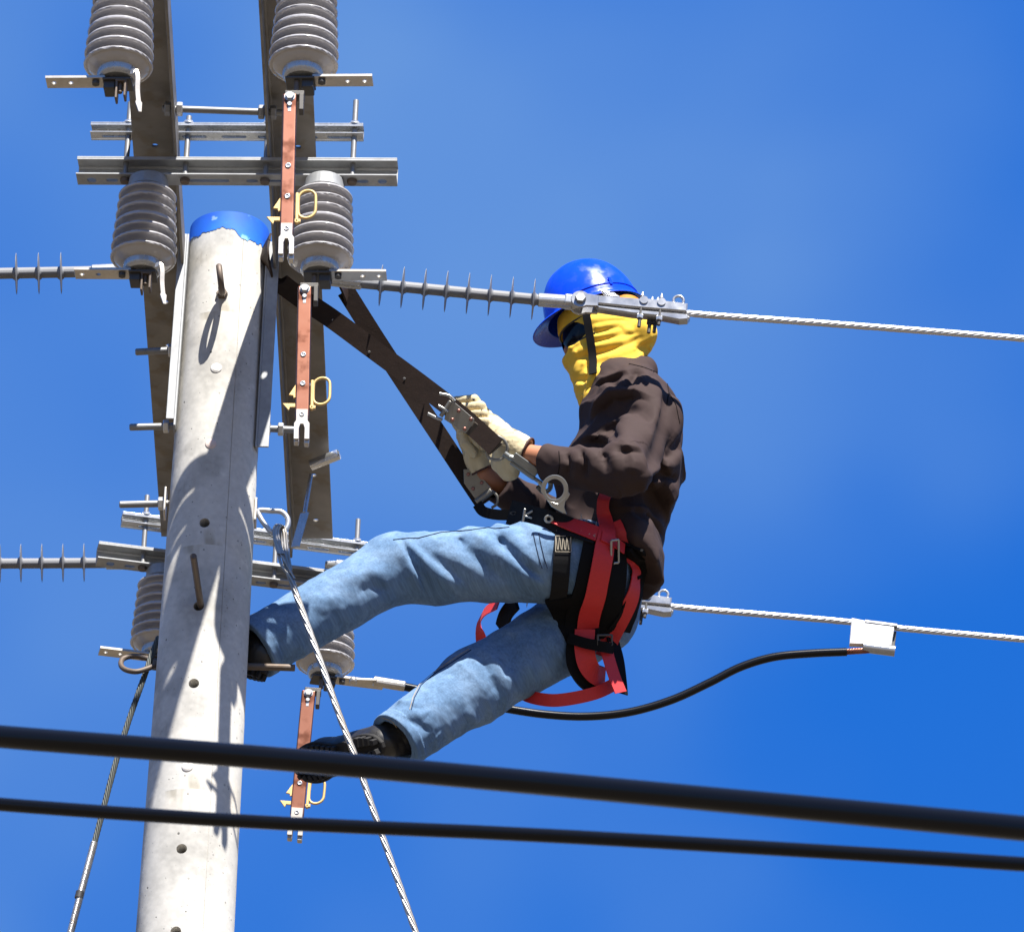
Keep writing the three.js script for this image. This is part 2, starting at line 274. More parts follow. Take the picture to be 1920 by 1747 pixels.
// ───────────────────────── disconnect switches ─────────────────────────
const LINS = 0.300, CHH = 0.058, CHD = 0.056, Yb = Yc - 0.002 - CHH - LINS;
const insGeo = (() => {
  const q = [[0, 0], [0.05, 0], [0.054, -0.004], [0.056, -0.036], [0.050, -0.040]], p = [[0.05, -0.038]];
  for (let i = 0; i < 7; i++) { const y = -0.042 - i * 0.0325, R = 0.0795 + 0.0105 * Math.min(1, i / 5), tr = 0.052 + 0.004 * i / 6;
    p.push([tr, y], [tr + 0.004, y - 0.004], [R - 0.008, y - 0.0095], [R - 0.0025, y - 0.0115], [R, y - 0.0155], [R - 0.0015, y - 0.0195], [R - 0.006, y - 0.0212], [R - 0.009, y - 0.0195]);
    if (i < 6) p.push([tr + 0.010, y - 0.0175], [tr + 0.002, y - 0.021], [tr + 0.0005, y - 0.026]); else p.push([R - 0.016, y - 0.026], [R - 0.030, y - 0.034], [0.054, y - 0.036], [0, y - 0.036]); }
  const c = [[0, -0.262], [0.048, -0.262], [0.0525, -0.266], [0.053, -0.288], [0.049, -0.296], [0.044, -0.3], [0, -0.3]];
  const lg = (a, ang) => flat(new THREE.LatheGeometry(a.map(k => new THREE.Vector2(...k)).reverse(), 56), ang);
  return { top: lg(q, 0.5), porc: lg(p, 1.0), bot: lg(c, 0.5) };
})();
// channel open to the front (+z local), length along x; holes and slots through the lower flange
function channelGeo(x0, x1, h, d, holes, th = 0.005) {
  const L = x1 - x0, cx = (x0 + x1) / 2, out = [];
  out.push(plate(rect(x0, -d / 2, x1, d / 2), holes, th).rotateX(-Math.PI / 2).translate(0, -h + th / 2, 0));
  out.push(rbox(L, th, d - 0.004, 0.0012).translate(cx, -th / 2, 0.002));
  out.push(rbox(L, h - 2 * th + 0.002, th, 0.001).translate(cx, -h / 2, -d / 2 + th / 2 + 0.0005));
  for (const y of [-th - 0.001, -h + th + 0.001]) out.push(new THREE.CylinderGeometry(0.007, 0.007, L - 0.002, 8).rotateZ(Math.PI / 2).translate(cx, y, -d / 2 + th + 0.001));
  // short lips turned in at the mouth
  out.push(rbox(L, 0.008, 0.004, 0.001).translate(cx, -0.0062, d / 2 - 0.0025));
  return out;
}
function disconnect(pl, pr, bladeEnd, opt) {
  const BL = Uy(...pl, Yb), BR = Uy(...pr, Yb), mid = BL.clone().add(BR).multiplyScalar(0.5), ex = BR.clone().sub(BL).normalize(), ez = ex.clone().cross(V(0, 1, 0)), ey = V(0, 1, 0), S = BL.distanceTo(BR) / 2;
  const t = thing('disconnect_switch', opt.label, 'disconnect switch', mid.clone().setY(Yc - 0.002));
  const at = (o, x, y, z) => o.clone().addScaledVector(ex, x).addScaledVector(ey, y).addScaledVector(ez, z), fr = o => basis(ex, ey, ez, o);
  const C = mid.clone().setY(Yc - 0.002), k = S / 167;
  const hs = [[-276 * k, 0.004, 0.0125], [-237 * k, 0.004, 0.016, 0.0085], [-52 * k, 0.004, 0.055, 0.0075], [29 * k, 0.004, 0.016, 0.0075], [75 * k, 0.004, 0.020, 0.006], [239 * k, 0.004, 0.016, 0.0085], [276 * k, 0.004, 0.0125]];
  part(t, 'mounting_channel', channelGeo(-304 * k, 304 * k, CHH, CHD, hs).map(g => g.applyMatrix4(fr(C))), mGalvDull);
  for (const [B, s] of [[BL, -1], [BR, 1]]) {
    const T = B.clone().setY(Yb + LINS), m = new THREE.Matrix4().setPosition(T);
    const ins = part(t, 'insulator', insGeo.porc.clone().applyMatrix4(m), mPorc);
    part(ins, 'top_cap', insGeo.top.clone().applyMatrix4(m), mGalvDull); part(ins, 'bottom_cap', insGeo.bot.clone().applyMatrix4(m), mGalv);
    // terminal pad
    const w = 0.048, x0 = s * 0.028, x1 = s * 0.182, xa = Math.min(x0, x1), xb = Math.max(x0, x1);
    const pg = plate(rect(xa, -w / 2, xb, w / 2), [[s * 0.162, 0, 0.0065], [s * 0.118, 0, 0.0065]], 0.0085, 0.001).rotateX(-Math.PI / 2);
    part(t, 'terminal_pad', pg.translate(0, -0.0065, 0.008).applyMatrix4(fr(B)), mTin);
    part(t, 'base_bracket', [rbox(0.075, 0.007, 0.06, 0.002).translate(-s * 0.004, -0.0135, 0.006), rbox(0.03, 0.024, 0.045, 0.003).translate(s * 0.016, -0.026, 0.004)].map(g => g.applyMatrix4(fr(B))), mDarkSteel);
    part(t, 'bolt', hex(at(B, s * 0.052, -0.0105, 0.018), V(0, -1, 0), 0.0105, 0.012), mDarkSteel);
    part(t, 'bolt', rod(at(B, -s * 0.012, -0.017, 0.02), at(B, -s * 0.012, -0.05, 0.02), 0.007), mRust);
  }
  { // open jaw and arcing horn under the left insulator
    const j = part(t, 'contact_jaw', [rbox(0.006, 0.06, 0.032, 0.002).translate(0.004, -0.043, 0.018), rbox(0.006, 0.052, 0.032, 0.002).translate(0.026, -0.040, 0.018), rbox(0.03, 0.008, 0.034, 0.002).translate(0.015, -0.018, 0.018)].map(g => g.applyMatrix4(fr(BL))), mRust);
    const hp = [[0.040, -0.002, 0.045], [0.055, -0.004, 0.052], [0.060, -0.02, 0.055], [0.0625, -0.06, 0.058], [0.066, -0.09, 0.06], [0.074, -0.135, 0.062]].map(q => at(BL, ...q));
    part(j, 'arcing_horn', ribbon(hp, hp.map(() => V(0.55, -0.1, 1)), 0.016, 0.0028, 40, u => u > 0.86 ? 1.25 - (u - 0.86) * 5.5 : 0.8), mTin);
  }
  { // hinge and hanging copper blade under the right insulator
    const zB = BR.z + 0.035, top = U(opt.top[0], opt.top[1], zB), end = U(bladeEnd[0], bladeEnd[1], zB), down = end.clone().sub(top).normalize(), L = top.distanceTo(end), q = mpp(top);
    const bx = V(1, 0, 0).addScaledVector(down, -down.x).normalize(), bz = bx.clone().cross(down.clone().negate()), m = basis(bx, down.clone().negate(), bz, top);  // x right, y up the blade
    const put = g => g.applyMatrix4(m), wB = 26 * q;
    part(t, 'hinge', [rbox(0.012, 0.05, 0.03, 0.002).translate(0.030, -0.012, -0.004), rbox(0.05, 0.014, 0.034, 0.002).translate(0.012, 0.018, -0.012)].map(put), mDarkSteel);
    const bl = part(t, 'blade', [rbox(wB, L * 0.86, 0.02, 0.004, 3).translate(0, -L * 0.43 + 0.012, 0), rbox(wB * 0.34, L * 0.12, 0.018, 0.003).translate(-wB * 0.34, -L * 0.93, -0.002), rbox(wB * 0.34, L * 0.12, 0.018, 0.003).translate(wB * 0.34, -L * 0.93, -0.002)].map(put), mCopper, 'copper blade hanging open');
    part(bl, 'hinge_bolt', [hex(V(0, 0.002, 0.010), V(0, 0, 1), 0.0115, 0.009), cyl(V(0, 0.002, 0.009), V(0, 0.002, 0.0115), 0.014, 0.014, 20)].map(put), mBoltBright);
    part(bl, 'pin', [rod(V(0, -0.022, 0.009), V(0, -0.022, 0.015), 0.0065), rbox(0.008, 0.018, 0.001, 0.0004).translate(0, -0.034, 0.0103)].map(put), mBoltBright);
    for (const f of [0.43, 0.62]) part(bl, 'rivet', [new THREE.TorusGeometry(0.0055, 0.0022, 8, 18).translate(0, -L * f, 0.0105), cyl(V(0, -L * f, 0.0095), V(0, -L * f, 0.0106), 0.005, 0.005, 14)].map(put), mBoltBright);
    // forked tip
    const yw = -L * 0.795, fk = plate([[-wB * 0.42, 0], [wB * 0.42, 0], [wB * 0.42, -0.035], [wB * 0.56, -0.043], [wB * 0.56, -0.092], [wB * 0.2, -0.092], [wB * 0.2, -0.058], [wB * 0.1, -0.046], [-wB * 0.1, -0.046], [-wB * 0.2, -0.058], [-wB * 0.2, -0.092], [-wB * 0.56, -0.092], [-wB * 0.56, -0.043], [-wB * 0.42, -0.035]], [], 0.006).translate(0, yw, 0.0145);
    part(bl, 'fork', put(fk), mTin); part(bl, 'rivet', put(new THREE.TorusGeometry(0.005, 0.002, 8, 18).translate(0, yw - 0.016, 0.018)), mBoltBright);
    part(bl, 'tip', [rbox(wB * 0.36, 0.03, 0.022, 0.003).translate(wB * 0.36, -L + 0.010, 0), rbox(wB * 0.36, 0.022, 0.022, 0.003).translate(-wB * 0.36, -L + 0.010, 0)].map(put), mTin);
    // pull ring and latch
    const rx = wB * 0.5 + 0.032, ry = -L * 0.665, oval = []; for (let i = 0; i < 28; i++) { const a = i / 28 * 2 * Math.PI, c = Math.cos(a), s = Math.sin(a); oval.push(V(rx + 0.0215 * c + s * 0.003, ry + (s > 0 ? 0.02 : -0.02) + 0.021 * s, 0.006)); }
    part(bl, 'pull_ring', [tube(oval, 0.0042, 60, 8, true), rbox(0.009, 0.092, 0.011, 0.003).translate(wB * 0.5 + 0.007, ry - 0.012, 0.004), rbox(0.016, 0.01, 0.011, 0.002).translate(wB * 0.5 + 0.009, ry - 0.05, 0.004)].map(put), mBronze);
    part(bl, 'latch', [plate([[-wB * 0.5, 0], [-wB * 0.5, 0.040], [-wB * 0.5 - 0.018, 0.008], [-wB * 0.5 - 0.006, 0.006], [-wB * 0.5 - 0.005, -0.002]], [], 0.006), plate([[-wB * 0.5, -0.030], [-wB * 0.5, -0.018], [-wB * 0.5 - 0.034, -0.018], [-wB * 0.5 - 0.017, -0.040], [-wB * 0.5 - 0.014, -0.030]], [], 0.006)].map(g => put(g.translate(0, ry - 0.02, 0.004))), mBronze);
  }
  // clamp over the arms: strut, four studs
  const ct = thing('clamp_strut', opt.strut, 'clamp strut', C.clone().setY(Yc + ARMH)), sh = 0.034, SY = Yc + ARMH + 0.003 + sh, so = opt.so ?? -24 * k, SO = C.clone().setY(SY);
  const sl = []; for (const x of [-0.31, -0.215, -0.09, 0.02, 0.12, 0.215, 0.31]) sl.push([x + so, 0, 0.034, 0.006]);
  part(ct, 'strut', channelGeo(-260 * k + so, 260 * k + so, sh, 0.042, sl, 0.004).map(g => g.applyMatrix4(fr(SO))), mGalv);
  for (const [x, up] of [[-212, 0.075], [-98, 0.03], [54, 0.03], [219, 0.085]]) {
    const a = at(C, x * k, -CHH - 0.003, 0.004), b = at(SO, x * k, up, 0.004);
    const st = part(ct, 'stud', rod(a, b, 0.0078), mBolt);
    part(st, 'head', flat(new THREE.CylinderGeometry(0.014, 0.012, 0.009, 16), 0.6).translate(a.x, a.y - 0.004, a.z), mRust);
    part(st, 'nut', [hex(at(SO, x * k, 0.0022, 0.004), V(0, 1, 0), 0.0135, 0.011), cyl(at(SO, x * k, 0, 0.004), at(SO, x * k, 0.0025, 0.004), 0.02, 0.02, 18)], mBoltBright);
  }
  return { BL, BR, C, ex, ez, k, at };
}
const swF = disconnect([219, 152], [567, 150], [536, 487], { top: [543, 186], label: 'topmost open disconnect switch, its copper blade hanging over the wide channel', strut: 'clamp strut and studs above the top edge of the picture' });
const swM = disconnect([266, 512], [599, 514], [565, 832], { top: [571, 546], label: 'middle open disconnect switch, its copper blade crossing the leather strap', strut: 'galvanised clamp strut on studs above the wide channel over the pole top' });
const swB = disconnect([297, 1232], [608, 1270], [552, 1575], { top: [578, 1303], label: 'lowest open disconnect switch behind the lineman, its blade behind the black cables', strut: 'galvanised clamp strut behind the pole at the lineman’s raised knee', so: 0 });

// ───────────────────────── hardware on the pole ─────────────────────────
function bracket(side, top, bot, label) {
  const a = U(...top), b = U(...bot), t = thing('pole_bracket', label, 'bracket', b), m = along(b, a, V(0, 0, 1)), L = a.distanceTo(b);
  // local: y up the pole, z towards the camera; the flat leg lies on the pole flank, the other leg stands out
  const out = side;
  part(t, 'flank_leg', rbox(0.006, L, 0.085, 0.0015).translate(out * 0.003, L / 2, -0.015).applyMatrix4(m), mGalvDull);
  part(t, 'standing_leg', rbox(side > 0 ? 0.032 : 0.022, L - (side > 0 ? 0.0 : 0.02), 0.006, 0.0015).translate(out * (side > 0 ? 0.022 : 0.017), L / 2 + (side > 0 ? 0 : 0.01), 0.0245).applyMatrix4(m), mGalvDull);
  return t;
}
bracket(-1, [355, 448, 0.04], [329, 806, 0.04], 'upright galvanised angle on the left flank of the pole top');
bracket(1, [500, 462, 0.03], [478, 846, 0.03], 'upright galvanised angle on the right flank of the pole top');
function sideBolt(p0, p1, z, label, opts = {}) {
  const a = U(p0[0], p0[1], z), b = U(p1[0], p1[1], z), t = thing('through_bolt', label, 'bolt', a), d = a.clone().sub(b).normalize();
  part(t, 'shank', rod(b.clone().addScaledVector(d, -0.03), a, 0.0098, 14, 0.3), opts.m ?? mBolt);
  for (const f of opts.nuts ?? [0.1]) part(t, 'nut', hex(b.clone().lerp(a, f), d, 0.0185, 0.016), opts.nm ?? mBoltBright);
  if (opts.plate) part(t, 'plate_washer', rbox(0.006, 0.075, 0.06, 0.0015).applyMatrix4(basis(V(1, 0, 0), V(0, 1, 0), V(0, 0, 1), b.clone().addScaledVector(d, 0.004))), mTin);
}
sideBolt([253, 660], [330, 656], 0.01, 'uppermost bolt end sticking out left of the pole', { nuts: [0.06] });
sideBolt([242, 801], [320, 799], 0.01, 'middle bolt end sticking out left of the pole below the bracket', { nuts: [0.05] });
sideBolt([223, 946], [312, 944], 0.0, 'lowest bolt end left of the pole with a plate washer', { nuts: [0.06], plate: true });
sideBolt([513, 661], [498, 661], 0.0, 'bolt head on the right flank bracket of the pole', { nuts: [0.1], nm: mBolt });
sideBolt([556, 806], [488, 803], -0.01, 'bolt between the right flank bracket and the right crossarm', { nuts: [0.12, 0.48], nm: mBoltBright });

{ // eye bolt on the face of the pole
  const s = poleHit(416, 552), n = poleN(s), t = thing('eye_bolt', 'dark eye bolt on the front of the pole casting a looped shadow', 'eye bolt', s);
  const up = V(-0.16, 1, 0).addScaledVector(n, n.x * 0.16).normalize(), c = s.clone().addScaledVector(n, 0.072), pts = [];
  for (let i = 0; i < 24; i++) { const a = i / 24 * 2 * Math.PI; pts.push(c.clone().addScaledVector(n, 0.044 * Math.cos(a)).addScaledVector(up, 0.034 * Math.sin(a) * (1 + 0.25 * Math.cos(a)))); }
  part(t, 'eye', tube(pts, 0.0088, 64, 10, true), mRust);
  part(t, 'shank', rod(s.clone().addScaledVector(n, -0.02), s.clone().addScaledVector(n, 0.04), 0.0095), mRust);
  part(t, 'collar', hex(s.clone().addScaledVector(n, -0.004), n, 0.016, 0.016), mRust);
}
{ // step pin on the face
  const s = poleHit(372, 1136), n = poleN(s), t = thing('step_pin', 'steel step pin standing out of a hole in the pole face', 'step pin', s), e = U(362, 1042, s.z + 0.25);
  part(t, 'pin', rod(s.clone().addScaledVector(n, -0.1), e, 0.0092), mRust);
}
{ // step bolt under the left boot
  const a = U(452, 1249, -0.03), b = U(553, 1252, -0.03), t = thing('step_pin', 'step pin right of the pole carrying the lineman’s raised boot', 'step pin', a);
  part(t, 'pin', rod(a, b, 0.0098), mRust); 
  const a2 = U(440, 1416, -0.03), b2 = U(640, 1432, -0.22), t2 = thing('step_pin', 'step pin behind the thick black cable under the lower boot', 'step pin', a2);
  part(t2, 'pin', rod(a2, b2, 0.0098), mRust);
}
{ // closed eye left of the pole with the dark guy strand
  const a = U(292, 1243, -0.05), t = thing('guy_eye', 'rusty oval eye left of the pole holding the dark guy strand', 'eye bolt', a), pts = [];
  for (const [x, y] of [[292, 1240], [278, 1235], [252, 1230], [232, 1234], [226, 1245], [234, 1255], [254, 1259], [277, 1253], [292, 1247]]) pts.push(U(x, y, -0.05 + (y - 1245) * 0.002));
  part(t, 'eye', tube(pts, 0.0075, 70, 10, false), mRust); part(t, 'shank', rod(U(286, 1244, -0.05), U(330, 1243, -0.05), 0.011), mRust);
  const g = thing('guy_wire', 'dark guy strand running down left of the pole', 'guy wire', U(275, 1256, -0.05));
  const p = [U(297, 1195, -0.07), U(285, 1225, -0.06), U(272, 1262, -0.05), U(225, 1400, -0.05), U(183, 1555, -0.05), U(132, 1747, -0.05), U(80, 1960, -0.05)];
  const d = p[6].clone().sub(p[5]).normalize(); p.push(p[6].clone().addScaledVector(d, p[6].y / -d.y));
  part(g, 'strand', [...strand(p.slice(0, 7), 0.0085, 420, 0.09), tube([p[6], p[7]], 0.008, 8, 8)], mGuyDark);
  const q = p.slice(4, 7); part(g, 'served_end', strand([U(176, 1580, -0.05), q[1], q[2]], 0.0105, 260, 0.03, 8, 0.75), mGuy, 'pale wrapped lower part');
  part(g, 'wrap_band', cyl(U(150, 1672, -0.05), U(147, 1684, -0.05), 0.0118, 0.0118, 14), mDarkSteel);
}
{ // bright oval eye right of the pole and the preformed guy grip
  const t = thing('guy_eye', 'bright galvanised oval eye right of the pole holding the silver guy grip', 'eye bolt', U(482, 965, 0.0)), pts = [];
  for (const [x, y] of [[484, 958], [510, 958], [528, 960], [539, 972], [538, 988], [526, 1000], [510, 998], [500, 988], [490, 974]]) pts.push(U(x, y, 0.02));
  part(t, 'eye', tube(pts, 0.0075, 80, 12, true), mBoltBright);
  part(t, 'shank', rod(U(465, 962, 0.0), U(486, 962, 0.018), 0.011), mBoltBright);
  part(t, 'plate_washer', rbox(0.007, 0.07, 0.055, 0.0015).applyMatrix4(basis(V(1, 0, 0), V(0, 1, 0), V(0, 0, 1), U(479, 962, 0.0))), mTin);
  const g = thing('guy_wire', 'silver guy grip hanging from the bright eye across the lineman’s legs', 'guy wire', U(520, 1000, 0.02));
  const pz = y => 0.03 + (y - 1000) * 0.00012, p = [[524, 996], [531, 1035], [545, 1085], [568, 1150], [604, 1250], [640, 1352], [668, 1425], [700, 1520], [735, 1620], [779, 1747], [850, 1950]].map(([x, y]) => U(x, y, pz(y)));
  const d = p[10].clone().sub(p[9]).normalize(); p.push(p[10].clone().addScaledVector(d, p[10].y / -d.y));
  part(g, 'strand', [...strand(p.slice(0, 11), 0.0095, 520, 0.30, 6, 0.8), tube([p[10], p[11]], 0.008, 8, 8)], mGuy);
  const lp = [[526, 1040], [519, 1015], [517, 996], [521, 987], [527, 989], [531, 1000], [534, 1030], [541, 1070]].map(([x, y], i) => U(x, y, 0.035 + (i > 3 ? 0.0 : 0.014)));
  part(g, 'grip_loop', [tube(lp, 0.0075, 60, 8), ...[0.007, -0.007].map(o => tube(lp.map(q => q.clone().add(V(o, 0, 0.004))), 0.0035, 50, 6))], mGuy);
  part(g, 'loose_end', [tube([U(521, 1034, 0.045), U(527, 1058, 0.05), U(546, 1086, 0.05), U(560, 1120, 0.05)], 0.0042, 30, 6), tube([U(525, 1038, 0.05), U(538, 1060, 0.052), U(552, 1085, 0.05)], 0.0035, 30, 6)], mGuy);
}
{ // things under the right crossarm
  const p = U(583, 890, armPt(armR, -1.2).z), t = thing('brace_bar', 'bluish steel bar hanging slanted under the right crossarm', 'brace', U(583, 888, -1.2));
  const A = Uy(583, 889, Yc + 0.02), z0 = A.z, B = U(571, 962, z0 + 0.02), Cc = U(553, 1026, z0 + 0.04);
  part(t, 'rod', rod(A, B, 0.0062), mGalv);
  part(t, 'flat_end', ribbon([B, B.clone().lerp(Cc, 0.5), Cc], [V(-0.6, 0, 1), V(-0.6, 0, 1), V(-0.6, 0, 1)], 0.026, 0.006, 12), mGalv);
  const c = Uy(608, 862, Yc + 0.03), e = c.clone().add(V(0.048, 0.012, 0.02)), t2 = thing('conduit_stub', 'short shiny tube end poking out right of the crossarm', 'tube', c);
  const g = new THREE.LatheGeometry([[0.0135, 0], [0.0165, 0], [0.0165, 0.09], [0.0155, 0.092], [0.0135, 0.09], [0.0132, 0]].map(q => new THREE.Vector2(...q)), 22);
  part(t2, 'pipe', flat(g).applyMatrix4(along(c.clone().add(V(-0.04, -0.01, -0.017)), e)), M({ color: lin(0.7, 0.71, 0.72), metalness: 0.9, roughness: 0.2, side: THREE.DoubleSide }));
}

// ───────────────────────── strain insulators, conductors, cables ─────────────────────────
function strain(fit, s0, step, n, clampA, clampB, wire, z, label, wlabel, glabel) {
  // fit: photo point at the arm; s0: first shed; step: vector between sheds; clampA..clampB: dead-end clamp; wire: photo points of the conductor
  const p = q => U(q[0], q[1], q[2] ?? z), A = p(fit), S0 = p(s0), S1 = p([s0[0] + step[0] * (n - 1), s0[1] + step[1] * (n - 1)]), CA = p(clampA), CB = p(clampB), d = S1.clone().sub(S0).normalize();
  const t = thing('strain_insulator', label, 'insulator', A);
  part(t, 'rod', rod(A.clone().lerp(S0, 0.6), S1.clone().addScaledVector(d, 0.02), 0.0158, 18), mPolymer);
  const pr = [[0.0158, -0.008], [0.0175, -0.004], [0.022, -0.002], [0.055, -0.0008], [0.0595, 0], [0.055, 0.0010], [0.022, 0.003], [0.0175, 0.006], [0.0158, 0.010]].map(q => new THREE.Vector2(...q)), sg = new THREE.LatheGeometry(pr, 40);
  for (let i = 0; i < n; i++) part(t, 'shed', sg.clone().applyMatrix4(along(S0.clone().lerp(S1, i / (n - 1)), S1.clone().addScaledVector(d, 1))), mPolymer);
  part(t, 'arm_fitting', [rod(A.clone().addScaledVector(d, -0.02), A.clone().lerp(S0, 0.62), 0.02, 18), cyl(A.clone().addScaledVector(d, -0.05), A, 0.012, 0.018, 14)], mGalv);
  part(t, 'end_fitting', [rod(S1.clone().addScaledVector(d, 0.012), CA.clone().addScaledVector(d, -0.02), 0.0195, 18), rbox(0.05, 0.034, 0.042, 0.008, 3).applyMatrix4(basis(d, V(0, 1, 0).addScaledVector(d, -d.y).normalize(), V(0, 0, 1).addScaledVector(d, -d.z).normalize(), CA.clone().addScaledVector(d, -0.022)))], mGalv);
  // clamp, in a frame with x along the line, y up, z to the viewer
  const c = thing('dead_end_clamp', glabel, 'clamp', CA), x = CB.clone().sub(CA).normalize(), L = CA.distanceTo(CB), y = V(0, 1, 0).addScaledVector(x, -x.y).normalize(), zz = x.clone().cross(y), m = basis(x, y, zz, CA), q = L / 200;  // q: one photo pixel of the mid clamp
  const put = g => g.applyMatrix4(m), D = 1 / 0.87;
  const hd = [...Array(25)].map((_, i) => { const a = Math.PI * 0.28 + i / 24 * Math.PI * 1.44; return [18 * q * Math.cos(a), 18 * q * Math.sin(a)]; });
  for (const s of [-1, 1]) part(c, 'clevis_cheek', put(plate([[34 * q, 12 * q], ...hd, [34 * q, -12 * q]], [], 0.009, 0.002).translate(0, 0, s * 0.019)), mAlu);
  part(c, 'pivot_bolt', [hex(V(0, 0, 0.023), V(0, 0, 1), 0.016, 0.012), rod(V(0, 0, -0.045), V(0, 0, 0.024), 0.0095)].map(put), mBolt);
  const body = plate([[26 * q, 15 * q], [110 * q, 17 * q], [128 * q, 19 * q], [200 * q, 17 * q], [200 * q, -2 * q], [110 * q, -4 * q], [26 * q, -4 * q]], [], 0.034, 0.004);
  part(c, 'body', put(body), mAlu);
  const keeper = plate([[30 * q, -5.5 * q], [108 * q, -6 * q], [200 * q, -5 * q], [207 * q, -12 * q], [203 * q, -19 * q], [188 * q, -22 * q], [150 * q, -18 * q], [100 * q, -18 * q], [34 * q, -14 * q]], [], 0.03, 0.005);
  part(c, 'keeper', put(keeper), mAlu);
  const saddle = [118, 151].map(a => new THREE.CylinderGeometry(0.012, 0.012, 0.042, 18).rotateX(Math.PI / 2).translate(a * q, 13 * q, 0)); for (const g of saddle) part(c, 'saddle', put(g), mAlu);
  for (const [a, s, lo] of [[114, 1, 44], [133, -1, 46], [150, 1, 36], [143, -1, 44]]) {
    const u = part(c, 'u_bolt', put(rod(V(a * q, -lo * q, s * 0.011), V(a * q, 26 * q, s * 0.011), 0.0052)), mDarkSteel);
    part(u, 'nut', [hex(V(a * q, -18 * q, s * 0.011), V(0, -1, 0), 0.0098, 0.012)].map(put), s > 0 ? mBoltBright : mDarkSteel); part(u, 'tip', put(cyl(V(a * q, 24 * q, s * 0.011), V(a * q, 33 * q, s * 0.011), 0.006, 0.002, 10)), mBoltBright);
  }
  const eye = []; for (let i = 0; i <= 18; i++) { const a = -0.35 + i / 18 * (Math.PI + 0.7); eye.push(V(182 * q + 9.5 * q * Math.cos(a), 27 * q + 9.5 * q * Math.sin(a), 0)); } eye.unshift(V(191.5 * q, 12 * q, 0)); eye.push(V(172.5 * q, 12 * q, 0));
  part(c, 'lifting_eye', put(tube(eye, 0.0042, 50, 8)), mAlu);
  // conductor
  const w = thing('conductor', wlabel, 'conductor', CB), wp = [CB.clone().addScaledVector(x, -0.09), ...wire.map(p)], e = wp[wp.length - 1], dd = e.clone().sub(wp[wp.length - 2]).normalize();
  part(w, 'strands', [...strand(wp, 0.0098, 460, 0.16, 7, 0.7), tube([e, e.clone().addScaledVector(dd, 6).add(V(0, -0.1, 0)), e.clone().addScaledVector(dd, 16).add(V(0, -0.1, 0))], 0.0095, 20, 8)], mWire);
  // tail bound back on top of the clamp
  const tail = []; for (let i = 0; i < 7; i++) tail.push(put(tube([V(48 * q + i * 0.006, 20 * q, 0.004), V(40 * q + i * 0.0055, (28 + (i % 3) * 1.5) * q, 0.006 - i * 0.002), V((33 + i * 2.2) * q, (31 - i * 1.2) * q, 0.002 - i * 0.002)], 0.0019, 10, 5))); part(w, 'tail_strands', tail, mWire);
  return { A, CB };
}
const zM = armPt(armR, -0.16).z;
strain([622, 523], [714, 535], [40.9, 3.75], 8, [1088, 568], [1288, 588], [[1330, 591], [1500, 603], [1700, 618], [1920, 635], [2100, 650]], -0.02, 'grey polymer strain insulator between the strap and the blue helmet', 'stranded conductor leaving to the right above the lineman’s shoulder', 'aluminium dead end clamp in front of the lineman’s face');
strain([262, 505], [114, 512], [-42, 0.6], 8, [-262, 517], [-462, 522], [[-510, 523], [-700, 530], [-900, 540]], -0.02, 'grey strain insulator at the left edge, level with the pole top', 'conductor beyond the left edge, level with the pole top', 'dead end clamp beyond the left edge, level with the pole top');
const zB = swB.C.z;
strain([262, 1056], [157, 1055], [-39.5, 0.3], 8, [-210, 1059], [-400, 1063], [[-450, 1064], [-700, 1070], [-900, 1080]], zB, 'grey strain insulator at the left edge, level with the lineman’s knee', 'conductor beyond the left edge, level with the lineman’s knee', 'dead end clamp beyond the left edge, level with the knee');
strain([640, 1062], [722, 1073], [38.5, 4.3], 8, [1075, 1116], [1258, 1138], [[1300, 1141], [1430, 1152], [1590, 1166], [1680, 1177], [1920, 1199], [2100, 1218]], zB, 'strain insulator hidden behind the lineman’s raised thigh', 'stranded conductor running right behind the lineman, carrying the jumper tap', 'dead end clamp showing behind the lineman’s back');

